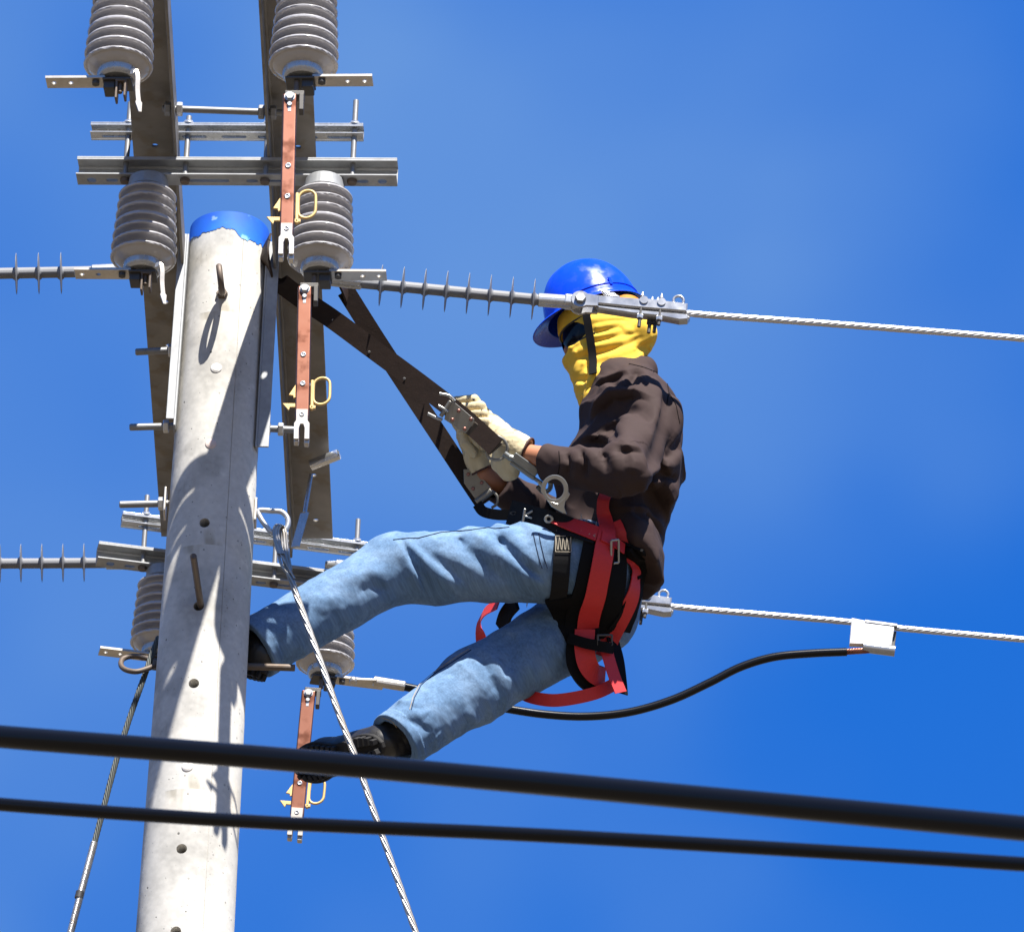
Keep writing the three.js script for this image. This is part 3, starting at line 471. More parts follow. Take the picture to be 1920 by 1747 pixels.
{ // jumper and tap
  const z = zB + 0.03, g = thing('jumper_cable', 'black insulated jumper looping from behind the lower leg to the tap', 'cable', U(930, 1326, z));
  const p = [[752, 1286], [800, 1296], [860, 1312], [935, 1326], [1020, 1339], [1100, 1343], [1180, 1335], [1260, 1312], [1330, 1280], [1390, 1250], [1450, 1232], [1520, 1225], [1588, 1222]].map(([x, y]) => U(x, y, z));
  part(g, 'insulation', tube(p, 0.0128, 120, 12), mRubber);
  part(g, 'bare_end', strand([U(1582, 1222, z), U(1630, 1219, z)], 0.0098, 60, 0.05), mCopper);
  part(g, 'terminal_lug', [rod(U(700, 1277, z), U(760, 1287, z), 0.016), rbox(0.075, 0.008, 0.04, 0.002).applyMatrix4(basis(V(1, 0, 0), V(0, 1, 0), V(0, 0, 1), U(683, 1279, z))), cap(U(662, 1276, z + 0.015), 0.013)], mTin);
  const c = thing('tap_connector', 'wedge tap connector joining the jumper to the conductor', 'connector', U(1637, 1195, z)), q = mpp(U(1637, 1195, z));
  const o = U(1637, 1196, z), ex = U(1680, 1203, z).sub(U(1594, 1192, z)).normalize(), ey = V(0, 1, 0).addScaledVector(ex, -ex.y).normalize(), m = basis(ex, ey, ex.clone().cross(ey), o), k = q, put = gg => gg.applyMatrix4(m);
  part(c, 'wedge', put(plate([[-44 * k, 34 * k], [38 * k, 28 * k], [36 * k, -14 * k], [-42 * k, -22 * k]], [], 0.022, 0.003)), M({ color: lin(0.85, 0.83, 0.78), roughness: 0.5, metalness: 0.3, map: tGalv }));
  const cs = y => { const pts = []; for (let i = 0; i <= 12; i++) { const a = i / 12 * Math.PI; pts.push([0.0135 * Math.cos(a) - 0.0, (y > 0 ? 1 : -1) * 0.0135 * Math.sin(a)]); } return pts; };
  part(c, 'upper_sleeve', put(plate(cs(1), [], 62 * k, 0.0015).rotateY(Math.PI / 2).translate(12 * k, 28 * k, 0)), mAlu);
  part(c, 'lower_sleeve', [put(new THREE.CylinderGeometry(0.0165, 0.0165, 60 * k, 22, 1).rotateZ(Math.PI / 2).translate(14 * k, -22 * k, 0))], mAlu);
  part(c, 'spine', put(rbox(14 * k, 46 * k, 0.008, 0.002).translate(36 * k, 2 * k, -0.016)), mDarkSteel);
}
function overhead(pts, r, z, label) {
  const p = pts.map(([x, y, k]) => U(x, y, z + (k ?? 0))), a = p[0], b = p[p.length - 1], da = a.clone().sub(p[1]).normalize(), db = b.clone().sub(p[p.length - 2]).normalize();
  const all = [a.clone().addScaledVector(da, 14), ...p, b.clone().addScaledVector(db, 14)], g = thing('overhead_cable', label, 'cable', a); part(g, 'sheath', tube(all, r, 160, 20), mRubber);
}
overhead([[-300, 1355, -0.3], [0, 1381, 0], [480, 1419, 0.25], [960, 1463, 0.5], [1440, 1508, 0.8], [1920, 1553, 1.1], [2200, 1580, 1.3]], 0.0225, 4.2, 'thick black overhead cable crossing in front of the lower boot');
overhead([[-300, 1482, -0.2], [0, 1508, 0], [480, 1541, 0.2], [960, 1563, 0.4], [1440, 1590, 0.6], [1920, 1620, 0.8], [2200, 1640, 1]], 0.0136, 4.0, 'thin black overhead cable, the lower of the two across the foreground');

// ───────────────────────── lineman: distance-field bodies ─────────────────────────
const smin = (a, b, k) => { const h = Math.max(k - Math.abs(a - b), 0) / k; return Math.min(a, b) - h * h * k * 0.25; };
const smax = (a, b, k) => -smin(-a, -b, k);
function rcone(a, b, ra, rb) { const bx = b.x - a.x, by = b.y - a.y, bz = b.z - a.z, l2 = bx * bx + by * by + bz * bz; return (x, y, z) => { x -= a.x; y -= a.y; z -= a.z; const t = clamp((x * bx + y * by + z * bz) / l2); x -= bx * t; y -= by * t; z -= bz * t; return Math.sqrt(x * x + y * y + z * z) - ra - (rb - ra) * t; }; }
function ell(c, X, Y, Z, rx, ry, rz) { return (x, y, z) => { x -= c.x; y -= c.y; z -= c.z; const a = (x * X.x + y * X.y + z * X.z) / rx, b = (x * Y.x + y * Y.y + z * Y.z) / ry, d = (x * Z.x + y * Z.y + z * Z.z) / rz, k0 = Math.sqrt(a * a + b * b + d * d), k1 = Math.sqrt(a * a / rx / rx + b * b / ry / ry + d * d / rz / rz); return k1 < 1e-9 ? -Math.min(rx, ry, rz) : k0 * (k0 - 1) / k1; }; }
const EX = V(1, 0, 0), EY = V(0, 1, 0), EZ = V(0, 0, 1);
function halfspace(p, n) { n = n.clone().normalize(); const d = p.dot(n); return (x, y, z) => x * n.x + y * n.y + z * n.z - d; }   // negative behind
const segd = (x, y, z, a, b) => { const bx = b.x - a.x, by = b.y - a.y, bz = b.z - a.z; x -= a.x; y -= a.y; z -= a.z; const t = clamp((x * bx + y * by + z * bz) / (bx * bx + by * by + bz * bz)); x -= bx * t; y -= by * t; z -= bz * t; return [Math.sqrt(x * x + y * y + z * z), t]; };
// naive surface nets
function mesh(f, lo, hi, h, uvS = 1, creased = 0) {
  const nx = Math.ceil((hi.x - lo.x) / h) + 1, ny = Math.ceil((hi.y - lo.y) / h) + 1, nz = Math.ceil((hi.z - lo.z) / h) + 1, D = new Float32Array(nx * ny * nz), B = 6;
  for (let k = 0; k < nz; k += B) for (let j = 0; j < ny; j += B) for (let i = 0; i < nx; i += B) {
    const c = f(lo.x + (i + B / 2) * h, lo.y + (j + B / 2) * h, lo.z + (k + B / 2) * h), far = Math.abs(c) > B * h * 0.9 * 1.25 + 0.014;
    for (let kk = k; kk < Math.min(nz, k + B); kk++) for (let jj = j; jj < Math.min(ny, j + B); jj++) for (let ii = i; ii < Math.min(nx, i + B); ii++) D[(kk * ny + jj) * nx + ii] = far ? c : f(lo.x + ii * h, lo.y + jj * h, lo.z + kk * h);
  }
  const id = new Int32Array(nx * ny * nz).fill(-1), P = [], I = [], at = (i, j, k) => (k * ny + j) * nx + i;
  const ed = [[0, 1], [2, 3], [4, 5], [6, 7], [0, 2], [1, 3], [4, 6], [5, 7], [0, 4], [1, 5], [2, 6], [3, 7]];
  for (let k = 0; k < nz - 1; k++) for (let j = 0; j < ny - 1; j++) for (let i = 0; i < nx - 1; i++) {
    const v = []; let s = 0; for (let q = 0; q < 8; q++) { v[q] = D[at(i + (q & 1), j + (q >> 1 & 1), k + (q >> 2))]; if (v[q] < 0) s++; }
    if (s === 0 || s === 8) continue;
    let x = 0, y = 0, z = 0, n = 0; for (const [a, b] of ed) if (v[a] < 0 !== v[b] < 0) { const t = v[a] / (v[a] - v[b]); x += (a & 1) + ((b & 1) - (a & 1)) * t; y += (a >> 1 & 1) + ((b >> 1 & 1) - (a >> 1 & 1)) * t; z += (a >> 2) + ((b >> 2) - (a >> 2)) * t; n++; }
    id[at(i, j, k)] = P.length / 3; P.push(lo.x + (i + x / n) * h, lo.y + (j + y / n) * h, lo.z + (k + z / n) * h);
  }
  const quad = (a, b, c, d, fl) => { if (a < 0 || b < 0 || c < 0 || d < 0) return; fl ? I.push(a, b, c, a, c, d) : I.push(a, c, b, a, d, c); };
  for (let k = 1; k < nz - 1; k++) for (let j = 1; j < ny - 1; j++) for (let i = 1; i < nx - 1; i++) {
    const s = D[at(i, j, k)] < 0;
    if (s !== D[at(i + 1, j, k)] < 0) quad(id[at(i, j - 1, k - 1)], id[at(i, j, k - 1)], id[at(i, j, k)], id[at(i, j - 1, k)], s);
    if (s !== D[at(i, j + 1, k)] < 0) quad(id[at(i - 1, j, k - 1)], id[at(i - 1, j, k)], id[at(i, j, k)], id[at(i, j, k - 1)], s);
    if (s !== D[at(i, j, k + 1)] < 0) quad(id[at(i - 1, j - 1, k)], id[at(i, j - 1, k)], id[at(i, j, k)], id[at(i - 1, j, k)], s);
  }
  const g = new THREE.BufferGeometry(), N = new Float32Array(P.length), UVs = new Float32Array(P.length / 3 * 2), e = h * 0.6;
  for (let q = 0; q < P.length; q += 3) { const x = P[q], y = P[q + 1], z = P[q + 2]; let a = f(x + e, y, z) - f(x - e, y, z), b = f(x, y + e, z) - f(x, y - e, z), c = f(x, y, z + e) - f(x, y, z - e); const l = Math.hypot(a, b, c) || 1; N[q] = a / l; N[q + 1] = b / l; N[q + 2] = c / l; UVs[q / 3 * 2] = (x + z * 0.45) * uvS; UVs[q / 3 * 2 + 1] = (y - z * 0.45) * uvS; }
  g.setAttribute('position', new THREE.Float32BufferAttribute(P, 3)); g.setAttribute('normal', new THREE.BufferAttribute(N, 3)); g.setAttribute('uv', new THREE.BufferAttribute(UVs, 2)); g.setIndex(I); return g;
}
// march along the photograph's ray to a field
function hit(f, px, py) { const d = ray(px, py), o = camera.position; let t = 15.2; for (let i = 0; i < 400; i++) { const v = f(o.x + d.x * t, o.y + d.y * t, o.z + d.z * t); if (v < 0.0004) break; t += Math.max(0.0006, v * 0.6); if (t > 20) return null; } return o.clone().addScaledVector(d, t); }
const grad = (f, p, e = 0.006) => V(f(p.x + e, p.y, p.z) - f(p.x - e, p.y, p.z), f(p.x, p.y + e, p.z) - f(p.x, p.y - e, p.z), f(p.x, p.y, p.z + e) - f(p.x, p.y, p.z - e)).normalize();
// folds: polylines on the surface, raised (amp > 0) or sunk
function folds(base, list, gain = 1, wide = 1, soft = false) {
  const F2 = []; for (const [amp0, w0, pts, z] of list) { const amp = amp0 * gain, w = w0 * wide, q = pts.map(([x, y]) => hit(base, x, y) ?? U(x, y, z ?? -0.2)); for (let i = 0; i + 1 < q.length; i++) { const c = q[i].clone().add(q[i + 1]).multiplyScalar(0.5), n = q.length - 1; F2.push([amp, w, q[i], q[i + 1], c, q[i].distanceTo(q[i + 1]) / 2 + 3.2 * w, i / n, (i + 1) / n]); } }
  return (x, y, z) => { let hi = 0, lw = 0; for (const [amp, w, a, b, c, R, t0, t1] of F2) { const dx = x - c.x, dy = y - c.y, dz = z - c.z; if (dx * dx + dy * dy + dz * dz > R * R) continue; const [d, t] = segd(x, y, z, a, b), u = t0 + (t1 - t0) * t, v = amp * (soft ? Math.exp(-d * d / (w * w)) : 1.3 * Math.exp(-(Math.sqrt(d * d + 3e-5) - 0.0055) / (w * 0.85))) * Math.min(1, 3.5 * u + 0.1, 3.5 * (1 - u) + 0.1); if (v > hi) hi = v; if (v < lw) lw = v; } return hi + lw; };
}

// joints
const PZ = -0.36;
const hipN = U(1085, 1054, -0.23), kneeN = U(740, 1064, -0.17), ankN = U(470, 1222, -0.09);
const hipF = U(1112, 1158, -0.45), kneeF = U(893, 1284, -0.35), ankF = U(732, 1396, -0.27);
const pelv = U(1118, 1095, PZ), shN = U(1218, 775, -0.19), elN = U(1172, 886, 0.0), wrN = U(1022, 866, -0.10);
const shF = U(1185, 885, -0.53), elF = U(1075, 1010, -0.56), wrF = U(928, 908, -0.30);
const spB = U(1150, 1062, PZ), spT = U(1178, 800, PZ), neckB = U(1165, 712, -0.365);
const pitch = 20 * Math.PI / 180, HF = V(-Math.cos(pitch), -Math.sin(pitch), 0.05).normalize(), HU0 = V(-Math.sin(pitch), Math.cos(pitch), 0), HN = HF.clone().cross(HU0).negate().normalize(), HU = HN.clone().cross(HF).multiplyScalar(1);
if (HU.y < 0) HU.negate(); if (HN.z < 0) HN.negate();
const Hc = U(1122, 612, -0.375), HP = (f, u, n) => Hc.clone().addScaledVector(HF, f).addScaledVector(HU, u).addScaledVector(HN, n);

// jeans
const J = [rcone(hipN, kneeN, 0.118, 0.092), rcone(kneeN, ankN, 0.092, 0.084), rcone(hipF, kneeF, 0.118, 0.097), rcone(kneeF, ankF, 0.097, 0.083), ell(pelv, V(0.97, 0.24, 0), V(-0.24, 0.97, 0), EZ, 0.125, 0.15, 0.185)];
const bulge = rcone(U(820, 1090, -0.2), U(770, 1085, -0.18), 0.055, 0.05);
const cutN = halfspace(U(484, 1222, -0.09), ankN.clone().sub(kneeN)), cutF = halfspace(U(738, 1386, -0.27), U(738, 1384, -0.28).sub(U(838, 1312, -0.33)));
const boreN = rcone(kneeN.clone().lerp(ankN, 0.72), ankN.clone().lerp(kneeN, -0.2), 0.064, 0.064), boreF = rcone(kneeF.clone().lerp(ankF, 0.66), ankF.clone().lerp(kneeF, -0.3), 0.061, 0.061);
const waistCut = halfspace(U(1060, 955, PZ), V(-0.25, 1, 0));
const jeansBase = (x, y, z) => {
  const n = smin(smin(J[0](x, y, z), J[1](x, y, z), 0.03), bulge(x, y, z), 0.05), f = smin(J[2](x, y, z), J[3](x, y, z), 0.05);
  const cn = cutN(x, y, z), cf = cutF(x, y, z);
  let dn = smax(n, cn, 0.006), df = smax(f, cf, 0.006);
  if (cn > -0.028) dn -= 0.0018; if (cf > -0.028) df -= 0.0018;
  dn = Math.max(dn, -boreN(x, y, z)); df = Math.max(df, -boreF(x, y, z));
  return smax(smin(smin(dn, df, 0.03), J[4](x, y, z), 0.06), waistCut(x, y, z), 0.01);
};
const jf = folds(jeansBase, [
  [0.011, 0.016, [[862, 978], [900, 1008], [940, 1042], [985, 1078], [1026, 1100]]], [0.010, 0.014, [[918, 972], [950, 1000], [985, 1040], [1018, 1078]]], [-0.012, 0.012, [[905, 985], [945, 1022], [985, 1060], [1022, 1090]]],
  [-0.012, 0.016, [[838, 990], [870, 1024], [915, 1062], [960, 1095]]],
  [0.013, 0.014, [[740, 1010], [758, 1042], [776, 1076], [796, 1112]]], [-0.016, 0.012, [[752, 1018], [772, 1048], [796, 1090], [812, 1120]]], [0.012, 0.015, [[752, 1006], [786, 1044], [826, 1082], [868, 1104]]],
  [-0.010, 0.014, [[772, 1010], [806, 1040], [846, 1070], [880, 1095]]], [-0.008, 0.018, [[668, 1112], [700, 1100], [735, 1108]]], [0.006, 0.016, [[640, 1090], [690, 1072], [720, 1075]]],
  [0.007, 0.012, [[960, 968], [995, 990], [1015, 1020]]], [0.005, 0.02, [[560, 1110], [600, 1125], [640, 1120]]],
  [0.011, 0.015, [[978, 1175], [988, 1210], [992, 1245], [1000, 1275]]], [-0.012, 0.016, [[958, 1185], [960, 1225], [948, 1270]]], [0.010, 0.016, [[1020, 1180], [1040, 1210], [1052, 1245]]], [0.007, 0.014, [[870, 1330], [885, 1345], [900, 1352]]],
  [-0.008, 0.018, [[880, 1215], [920, 1265], [940, 1310]]], [0.006, 0.012, [[745, 1330], [790, 1340], [820, 1330]]], [-0.007, 0.012, [[755, 1345], [790, 1362], [812, 1372]]], [0.006, 0.014, [[812, 1290], [808, 1340], [800, 1390]]], [0.008, 0.016, [[730, 1300], [760, 1318], [800, 1325]]],
  // seams
  [0.003, 0.0045, [[700, 1007], [760, 1003], [830, 990], [880, 975], [920, 973]]], [0.0028, 0.004, [[730, 1336], [760, 1292], [800, 1262], [850, 1232], [905, 1198]]], [0.0028, 0.004, [[800, 1400], [830, 1370]]],
], 1.2, 1.0);
const jeans = (x, y, z) => { const d = jeansBase(x, y, z); if (Math.abs(d) > 0.04) return d; const c = Math.max(cutN(x, y, z), cutF(x, y, z)); return d - jf(x, y, z) - (fbm(x * 12 + z * 9, y * 14, z * 11, 2) - 0.5) * 0.006 - crease(x * 15 + y * 14, y * 6 - x * 5, z * 8 + 1) * 0.0025 - (vn(x * 60, y * 60, z * 60) - 0.5) * 0.0016; };

// jacket
const zs = 0.70, sc = p => V(p.x, p.y, PZ + (p.z - PZ) * zs);
const T0 = rcone(sc(spB), sc(spT), 0.128, 0.138), T1 = rcone(spT.clone().add(V(0.005, 0.03, 0)), neckB, 0.115, 0.07);
const A = [rcone(shN, elN, 0.080, 0.066), rcone(elN, wrN, 0.066, 0.048), rcone(shF, elF, 0.078, 0.068), rcone(elF, wrF, 0.068, 0.047), rcone(shN, shF, 0.078, 0.078), rcone(shN, U(1165, 720, -0.34), 0.07, 0.06)];
const tail = ell(U(1196, 1050, -0.30), V(0.95, 0.3, 0), V(-0.3, 0.95, 0), EZ, 0.052, 0.135, 0.17), belly = rcone(U(1105, 900, -0.33), U(1120, 960, -0.34), 0.10, 0.10);
const backPuff = ell(U(1240, 880, -0.28), EX, EY, EZ, 0.062, 0.12, 0.14);
const hem = halfspace(U(1120, 1058, PZ), V(-0.12, -1, 0)), hemTail = halfspace(U(1215, 1100, PZ), V(-0.5, -1, 0)), cuffN = halfspace(U(1026, 866, -0.10), wrN.clone().sub(elN)), cuffF = halfspace(U(934, 914, -0.305), wrF.clone().sub(elF));
const bores = [rcone(elN.clone().lerp(wrN, 0.7), wrN.clone().lerp(elN, -0.3), 0.040, 0.040), rcone(elF.clone().lerp(wrF, 0.7), wrF.clone().lerp(elF, -0.3), 0.037, 0.037)];
const neckHole = rcone(U(1150, 690, -0.365), U(1128, 560, -0.37), 0.072, 0.12), neckFront = rcone(U(1115, 720, -0.36), U(1062, 740, -0.36), 0.052, 0.06);
const collar = rcone(U(1205, 700, -0.37), U(1150, 704, -0.29), 0.045, 0.04), collar2 = rcone(U(1150, 704, -0.29), U(1112, 750, -0.30), 0.04, 0.024);
const jacketBase = (x, y, z) => {
  const zz = PZ + (z - PZ) * zs; let t = smin(T0(x, y, zz), T1(x, y, z), 0.08); t = smin(t, backPuff(x, y, z), 0.06); t = smin(t, belly(x, y, z), 0.06);
  t = smax(t, hem(x, y, z), 0.01); t = smin(t, smax(tail(x, y, z), hemTail(x, y, z), 0.02), 0.05);
  const s = smin(A[4](x, y, z), A[5](x, y, z), 0.04); t = smin(t, s, 0.05); t = smin(t, smin(collar(x, y, z), collar2(x, y, z), 0.02), 0.025);
  let n = Math.max(smax(smin(A[0](x, y, z), A[1](x, y, z), 0.03), cuffN(x, y, z), 0.006), -bores[0](x, y, z)), f = Math.max(smax(smin(A[2](x, y, z), A[3](x, y, z), 0.03), cuffF(x, y, z), 0.006), -bores[1](x, y, z));
  t = smax(t, -smin(neckHole(x, y, z), neckFront(x, y, z), 0.02), 0.008);
  return Math.min(smin(t, n, 0.010), smin(t, f, 0.02));
};
const kf = folds(jacketBase, [
  [0.016, 0.016, [[1112, 782], [1130, 760], [1148, 745], [1188, 741], [1222, 752]]], [-0.030, 0.022, [[1140, 782], [1165, 768], [1196, 768], [1218, 792]]],
  [0.012, 0.018, [[1160, 800], [1176, 822], [1184, 850]]], [-0.014, 0.02, [[1140, 800], [1150, 815], [1164, 828]]],
  [0.012, 0.016, [[1118, 820], [1138, 830], [1152, 856], [1158, 890]]], [-0.016, 0.014, [[1100, 842], [1122, 838], [1134, 858], [1138, 890]]], [0.013, 0.011, [[1100, 846], [1114, 862], [1118, 892]]], [-0.013, 0.010, [[1090, 846], [1100, 868], [1100, 896]]], [0.012, 0.012, [[1072, 846], [1084, 866], [1082, 898]]], [-0.010, 0.010, [[1062, 850], [1070, 872], [1066, 896]]], [0.009, 0.010, [[1046, 846], [1056, 868], [1050, 892]]],
  [0.010, 0.016, [[1178, 842], [1190, 866], [1186, 890]]],
  [-0.034, 0.020, [[1246, 700], [1252, 740], [1246, 800], [1230, 850], [1212, 880]]], [0.014, 0.020, [[1226, 706], [1238, 740], [1230, 796]]], [0.016, 0.022, [[1268, 730], [1270, 790], [1258, 840]]], [-0.014, 0.016, [[1284, 818], [1262, 846], [1240, 866]]], [0.014, 0.018, [[1280, 846], [1258, 872], [1222, 890]]],
  [-0.018, 0.018, [[1272, 900], [1245, 892], [1215, 896]]], [0.018, 0.020, [[1205, 900], [1232, 912], [1258, 930], [1272, 950]]], [-0.016, 0.018, [[1196, 925], [1226, 945], [1256, 972]]], [0.012, 0.018, [[1192, 950], [1218, 980], [1238, 1020]]], [0.010, 0.016, [[1180, 950], [1196, 1000], [1212, 1050]]],
  [0.012, 0.013, [[1126, 722], [1142, 738], [1140, 762]]], [-0.012, 0.012, [[1140, 716], [1158, 726], [1160, 745]]], [0.012, 0.012, [[1152, 752], [1166, 724], [1182, 694]]], [-0.012, 0.012, [[1168, 748], [1182, 722], [1196, 700]]], [0.010, 0.014, [[1188, 735], [1206, 715], [1222, 700]]],
  [0.005, 0.005, [[1050, 842], [1047, 870], [1043, 902]]], [0.004, 0.005, [[1182, 680], [1216, 694], [1248, 704]]], [0.004, 0.005, [[1250, 704], [1262, 760], [1258, 820]]],
], 1.0, 1.0);
// tucks: cloth hanging over itself along a line, proud above and set back below
const tucks = [[0.017, 0.035, [[1108, 788], [1128, 762], [1150, 744], [1190, 740], [1228, 754]]], [0.013, 0.026, [[1088, 842], [1116, 822], [1142, 826], [1176, 842], [1204, 848]]], [0.014, 0.035, [[1198, 900], [1234, 912], [1270, 944]]], [0.010, 0.022, [[1120, 818], [1150, 794], [1184, 790]]], [0.010, 0.022, [[1110, 756], [1124, 720], [1165, 704], [1225, 700]]], [0.012, 0.03, [[1180, 930], [1210, 960], [1242, 1010]]]].map(([a, w, pts]) => [a, w, pts.map(([x, y]) => hit(jacketBase, x, y) ?? U(x, y, -0.2))]);
function tuck(x, y, z) { let s = 0; for (const [a, w, q] of tucks) { let bd = 9, bs = 0, bu = 0; for (let i = 0; i + 1 < q.length; i++) { const [d, t] = segd(x, y, z, q[i], q[i + 1]); if (d < bd) { bd = d; bs = y - (q[i].y + (q[i + 1].y - q[i].y) * t); bu = (i + t) / (q.length - 1); } } if (bd > 4 * w) continue; s += 1.6 * a * clamp(bs / 0.009, -1, 1) * Math.exp(-bd / w) * Math.min(1, 4 * bu, 4 * (1 - bu)); } return s; }
const jacket = (x, y, z) => { const d = jacketBase(x, y, z); if (Math.abs(d) > 0.05) return d; return d - kf(x, y, z) - tuck(x, y, z) - (fbm(x * 9 + y * 5, y * 9 - x * 4, z * 9, 2) - 0.5) * 0.014 - crease(x * 14 + y * 10 + 2, y * 5 - x * 7, z * 8) * 0.010; };

// scarf
const sHead = ell(HP(0.0, -0.005, 0), HF, HU, HN, 0.118, 0.135, 0.095), sP = [rcone(HP(0.070, -0.075, 0), U(1122, 742, -0.36), 0.056, 0.062), rcone(HP(-0.02, -0.05, 0), U(1170, 716, -0.37), 0.085, 0.075), ell(HP(-0.098, -0.075, 0.03), HF, HU, HN, 0.050, 0.052, 0.065), rcone(HP(0.118, -0.055, 0), HP(0.105, -0.08, 0), 0.018, 0.03), rcone(U(1120, 705, -0.285), U(1098, 768, -0.30), 0.026, 0.012)];
const eyeHole = ell(HP(0.108, -0.038, 0), HF, HU, HN, 0.086, 0.041, 0.10), headTop = halfspace(HP(0, 0.055, 0), HU);
const scarfBase = (x, y, z) => { let d = sHead(x, y, z); d = smin(d, sP[0](x, y, z), 0.05); d = smin(d, sP[1](x, y, z), 0.05); d = smin(d, sP[2](x, y, z), 0.03); d = smin(d, sP[3](x, y, z), 0.03); d = smin(d, sP[4](x, y, z), 0.018); d = smax(d, -eyeHole(x, y, z), 0.008); return smax(d, headTop(x, y, z), 0.005); };
const sf = folds(scarfBase, [
  [0.007, 0.009, [[1048, 672], [1080, 660], [1120, 648], [1165, 640], [1200, 628]]], [0.007, 0.009, [[1056, 692], [1095, 680], [1140, 668], [1190, 655], [1225, 640]]], [-0.007, 0.008, [[1052, 682], [1090, 670], [1140, 657], [1190, 642]]],
  [0.006, 0.008, [[1066, 708], [1100, 700], [1140, 684]]], [0.006, 0.008, [[1078, 724], [1105, 718], [1130, 702]]], [-0.006, 0.007, [[1072, 716], [1104, 708], [1135, 693]]], [0.006, 0.008, [[1085, 742], [1105, 738], [1120, 725]]],
  [0.006, 0.007, [[1085, 606], [1110, 600], [1150, 596], [1185, 596]]], [0.006, 0.007, [[1092, 618], [1120, 614], [1148, 608], [1175, 606]]], [0.006, 0.007, [[1098, 636], [1125, 630], [1150, 624], [1180, 615]]], [-0.005, 0.006, [[1090, 627], [1120, 622], [1150, 616]]], [-0.005, 0.006, [[1095, 645], [1125, 639], [1160, 632]]],
  [0.008, 0.008, [[1092, 612], [1086, 628], [1076, 645], [1060, 660]]], [0.007, 0.010, [[1165, 665], [1195, 650], [1220, 632], [1232, 622]]], [0.007, 0.008, [[1195, 668], [1218, 655], [1236, 640]]], [-0.006, 0.007, [[1185, 662], [1208, 645], [1228, 630]]], [0.007, 0.009, [[1160, 600], [1172, 618], [1190, 622]]],
], 0.8, 1.0);
const scarf = (x, y, z) => { const d = scarfBase(x, y, z); if (Math.abs(d) > 0.03) return d; return d - sf(x, y, z) - crease(x * 8 + 3, y * 34 - x * 12, z * 8) * 0.0022 - (vn(x * 90, y * 90, z * 90) - 0.5) * 0.0006; };

const man = thing('person', 'lineman in blue helmet, yellow face wrap, brown jacket and jeans leaning back from the pole', 'person', pelv);
const bx = (list, pad) => { const b = new THREE.Box3().setFromPoints(list); return [b.min.subScalar(pad), b.max.addScalar(pad)]; };
// body under the clothes: one surface
{
  const B = [rcone(sc(spB), sc(spT), 0.095, 0.105), rcone(spT, neckB, 0.085, 0.05), rcone(neckB, HP(-0.01, -0.06, 0), 0.05, 0.052), ell(HP(-0.005, 0, 0), HF, HU, HN, 0.098, 0.118, 0.076), rcone(HP(0.06, -0.085, 0), HP(0.03, -0.06, 0), 0.035, 0.05), rcone(HP(0.092, -0.02, 0), HP(0.108, -0.052, 0), 0.010, 0.016),
    rcone(shN, elN, 0.052, 0.040), rcone(elN, U(985, 852, -0.108), 0.040, 0.0305), rcone(shF, elF, 0.05, 0.04), rcone(elF, U(908, 886, -0.285), 0.038, 0.029), rcone(shN, shF, 0.055, 0.055),
    rcone(hipN, kneeN, 0.085, 0.06), rcone(kneeN, kneeN.clone().lerp(ankN, 0.7), 0.058, 0.04), rcone(hipF, kneeF, 0.085, 0.06), rcone(kneeF, kneeF.clone().lerp(ankF, 0.7), 0.058, 0.04), ell(pelv, EX, EY, EZ, 0.1, 0.12, 0.15)];
  const eyes = [0.032, -0.032].map(n => ell(HP(0.098, -0.020, n), HF, HU, HN, 0.014, 0.009, 0.017)), ears = [0.078, -0.078].map(n => ell(HP(-0.012, -0.03, n), HF, HU, HN, 0.02, 0.03, 0.01));
  const f = (x, y, z) => { let d = B[0](x, y, PZ + (z - PZ) * zs); for (let i = 1; i < B.length; i++) d = smin(d, B[i](x, y, z), i === 5 ? 0.012 : 0.035); d = smax(d, -eyes[0](x, y, z), 0.006); d = smax(d, -eyes[1](x, y, z), 0.006); return Math.min(d, ears[0](x, y, z), ears[1](x, y, z)); };
  const [lo, hi] = bx([hipN, kneeN, ankN, hipF, kneeF, ankF, shN, shF, elN, elF, Hc, U(908, 886, -0.285), pelv], 0.16);
  part(man, 'body', mesh(f, lo, hi, 0.008), P({ color: lin(0.42, 0.17, 0.085), roughness: 0.55, sheen: 0.2, map: tex(128, (u, v) => 0.86 + 0.14 * pn(u, v, 8, 4, 301)) }));
}
// cloth materials
const tDenim = tex(512, (u, v, i, j) => { const tw = ((i + j) % 4 < 2 ? 1 : 0.86), n = pn(u, v, 6, 5, 311), w = pn(u, v, 64, 2, 313), slub = pn(u * 1, v, 24, 3, 317), f = 0.35 + 0.45 * ss(0.3, 0.75, n); const k = (0.76 + 0.16 * f + 0.16 * (w - 0.5) + 0.10 * (slub - 0.5)) * tw; return [k * (0.62 + 0.12 * f), k * (0.80 + 0.06 * f), k * 0.98]; }, true);
const mDenim = P({ color: lin(0.46, 0.50, 0.56), roughness: 0.92, specularIntensity: 0.4, sheen: 0.08, sheenRoughness: 0.7, sheenColor: lin(0.4, 0.5, 0.7), map: rep(tDenim, 4), bumpMap: rep(tDenim, 4), bumpScale: 0.0012 });
const tCloth = tex(256, (u, v, i, j) => 0.80 + 0.12 * pn(u, v, 8, 4, 331) + ((i + j) % 2 ? 0.05 : 0) + 0.08 * (pn(u, v, 64, 2, 333) - 0.5));
const mJacket = P({ color: lin(0.046, 0.030, 0.028), roughness: 0.8, specularIntensity: 0.3, sheen: 0.08, sheenRoughness: 0.6, sheenColor: lin(0.10, 0.08, 0.08), map: rep(tCloth, 4), bumpMap: rep(tCloth, 4), bumpScale: 0.0006 });
const mScarf = P({ color: lin(0.86, 0.53, 0.045), roughness: 0.85, sheen: 0.15, map: rep(tCloth, 5), bumpMap: rep(tCloth, 5), bumpScale: 0.0005 });
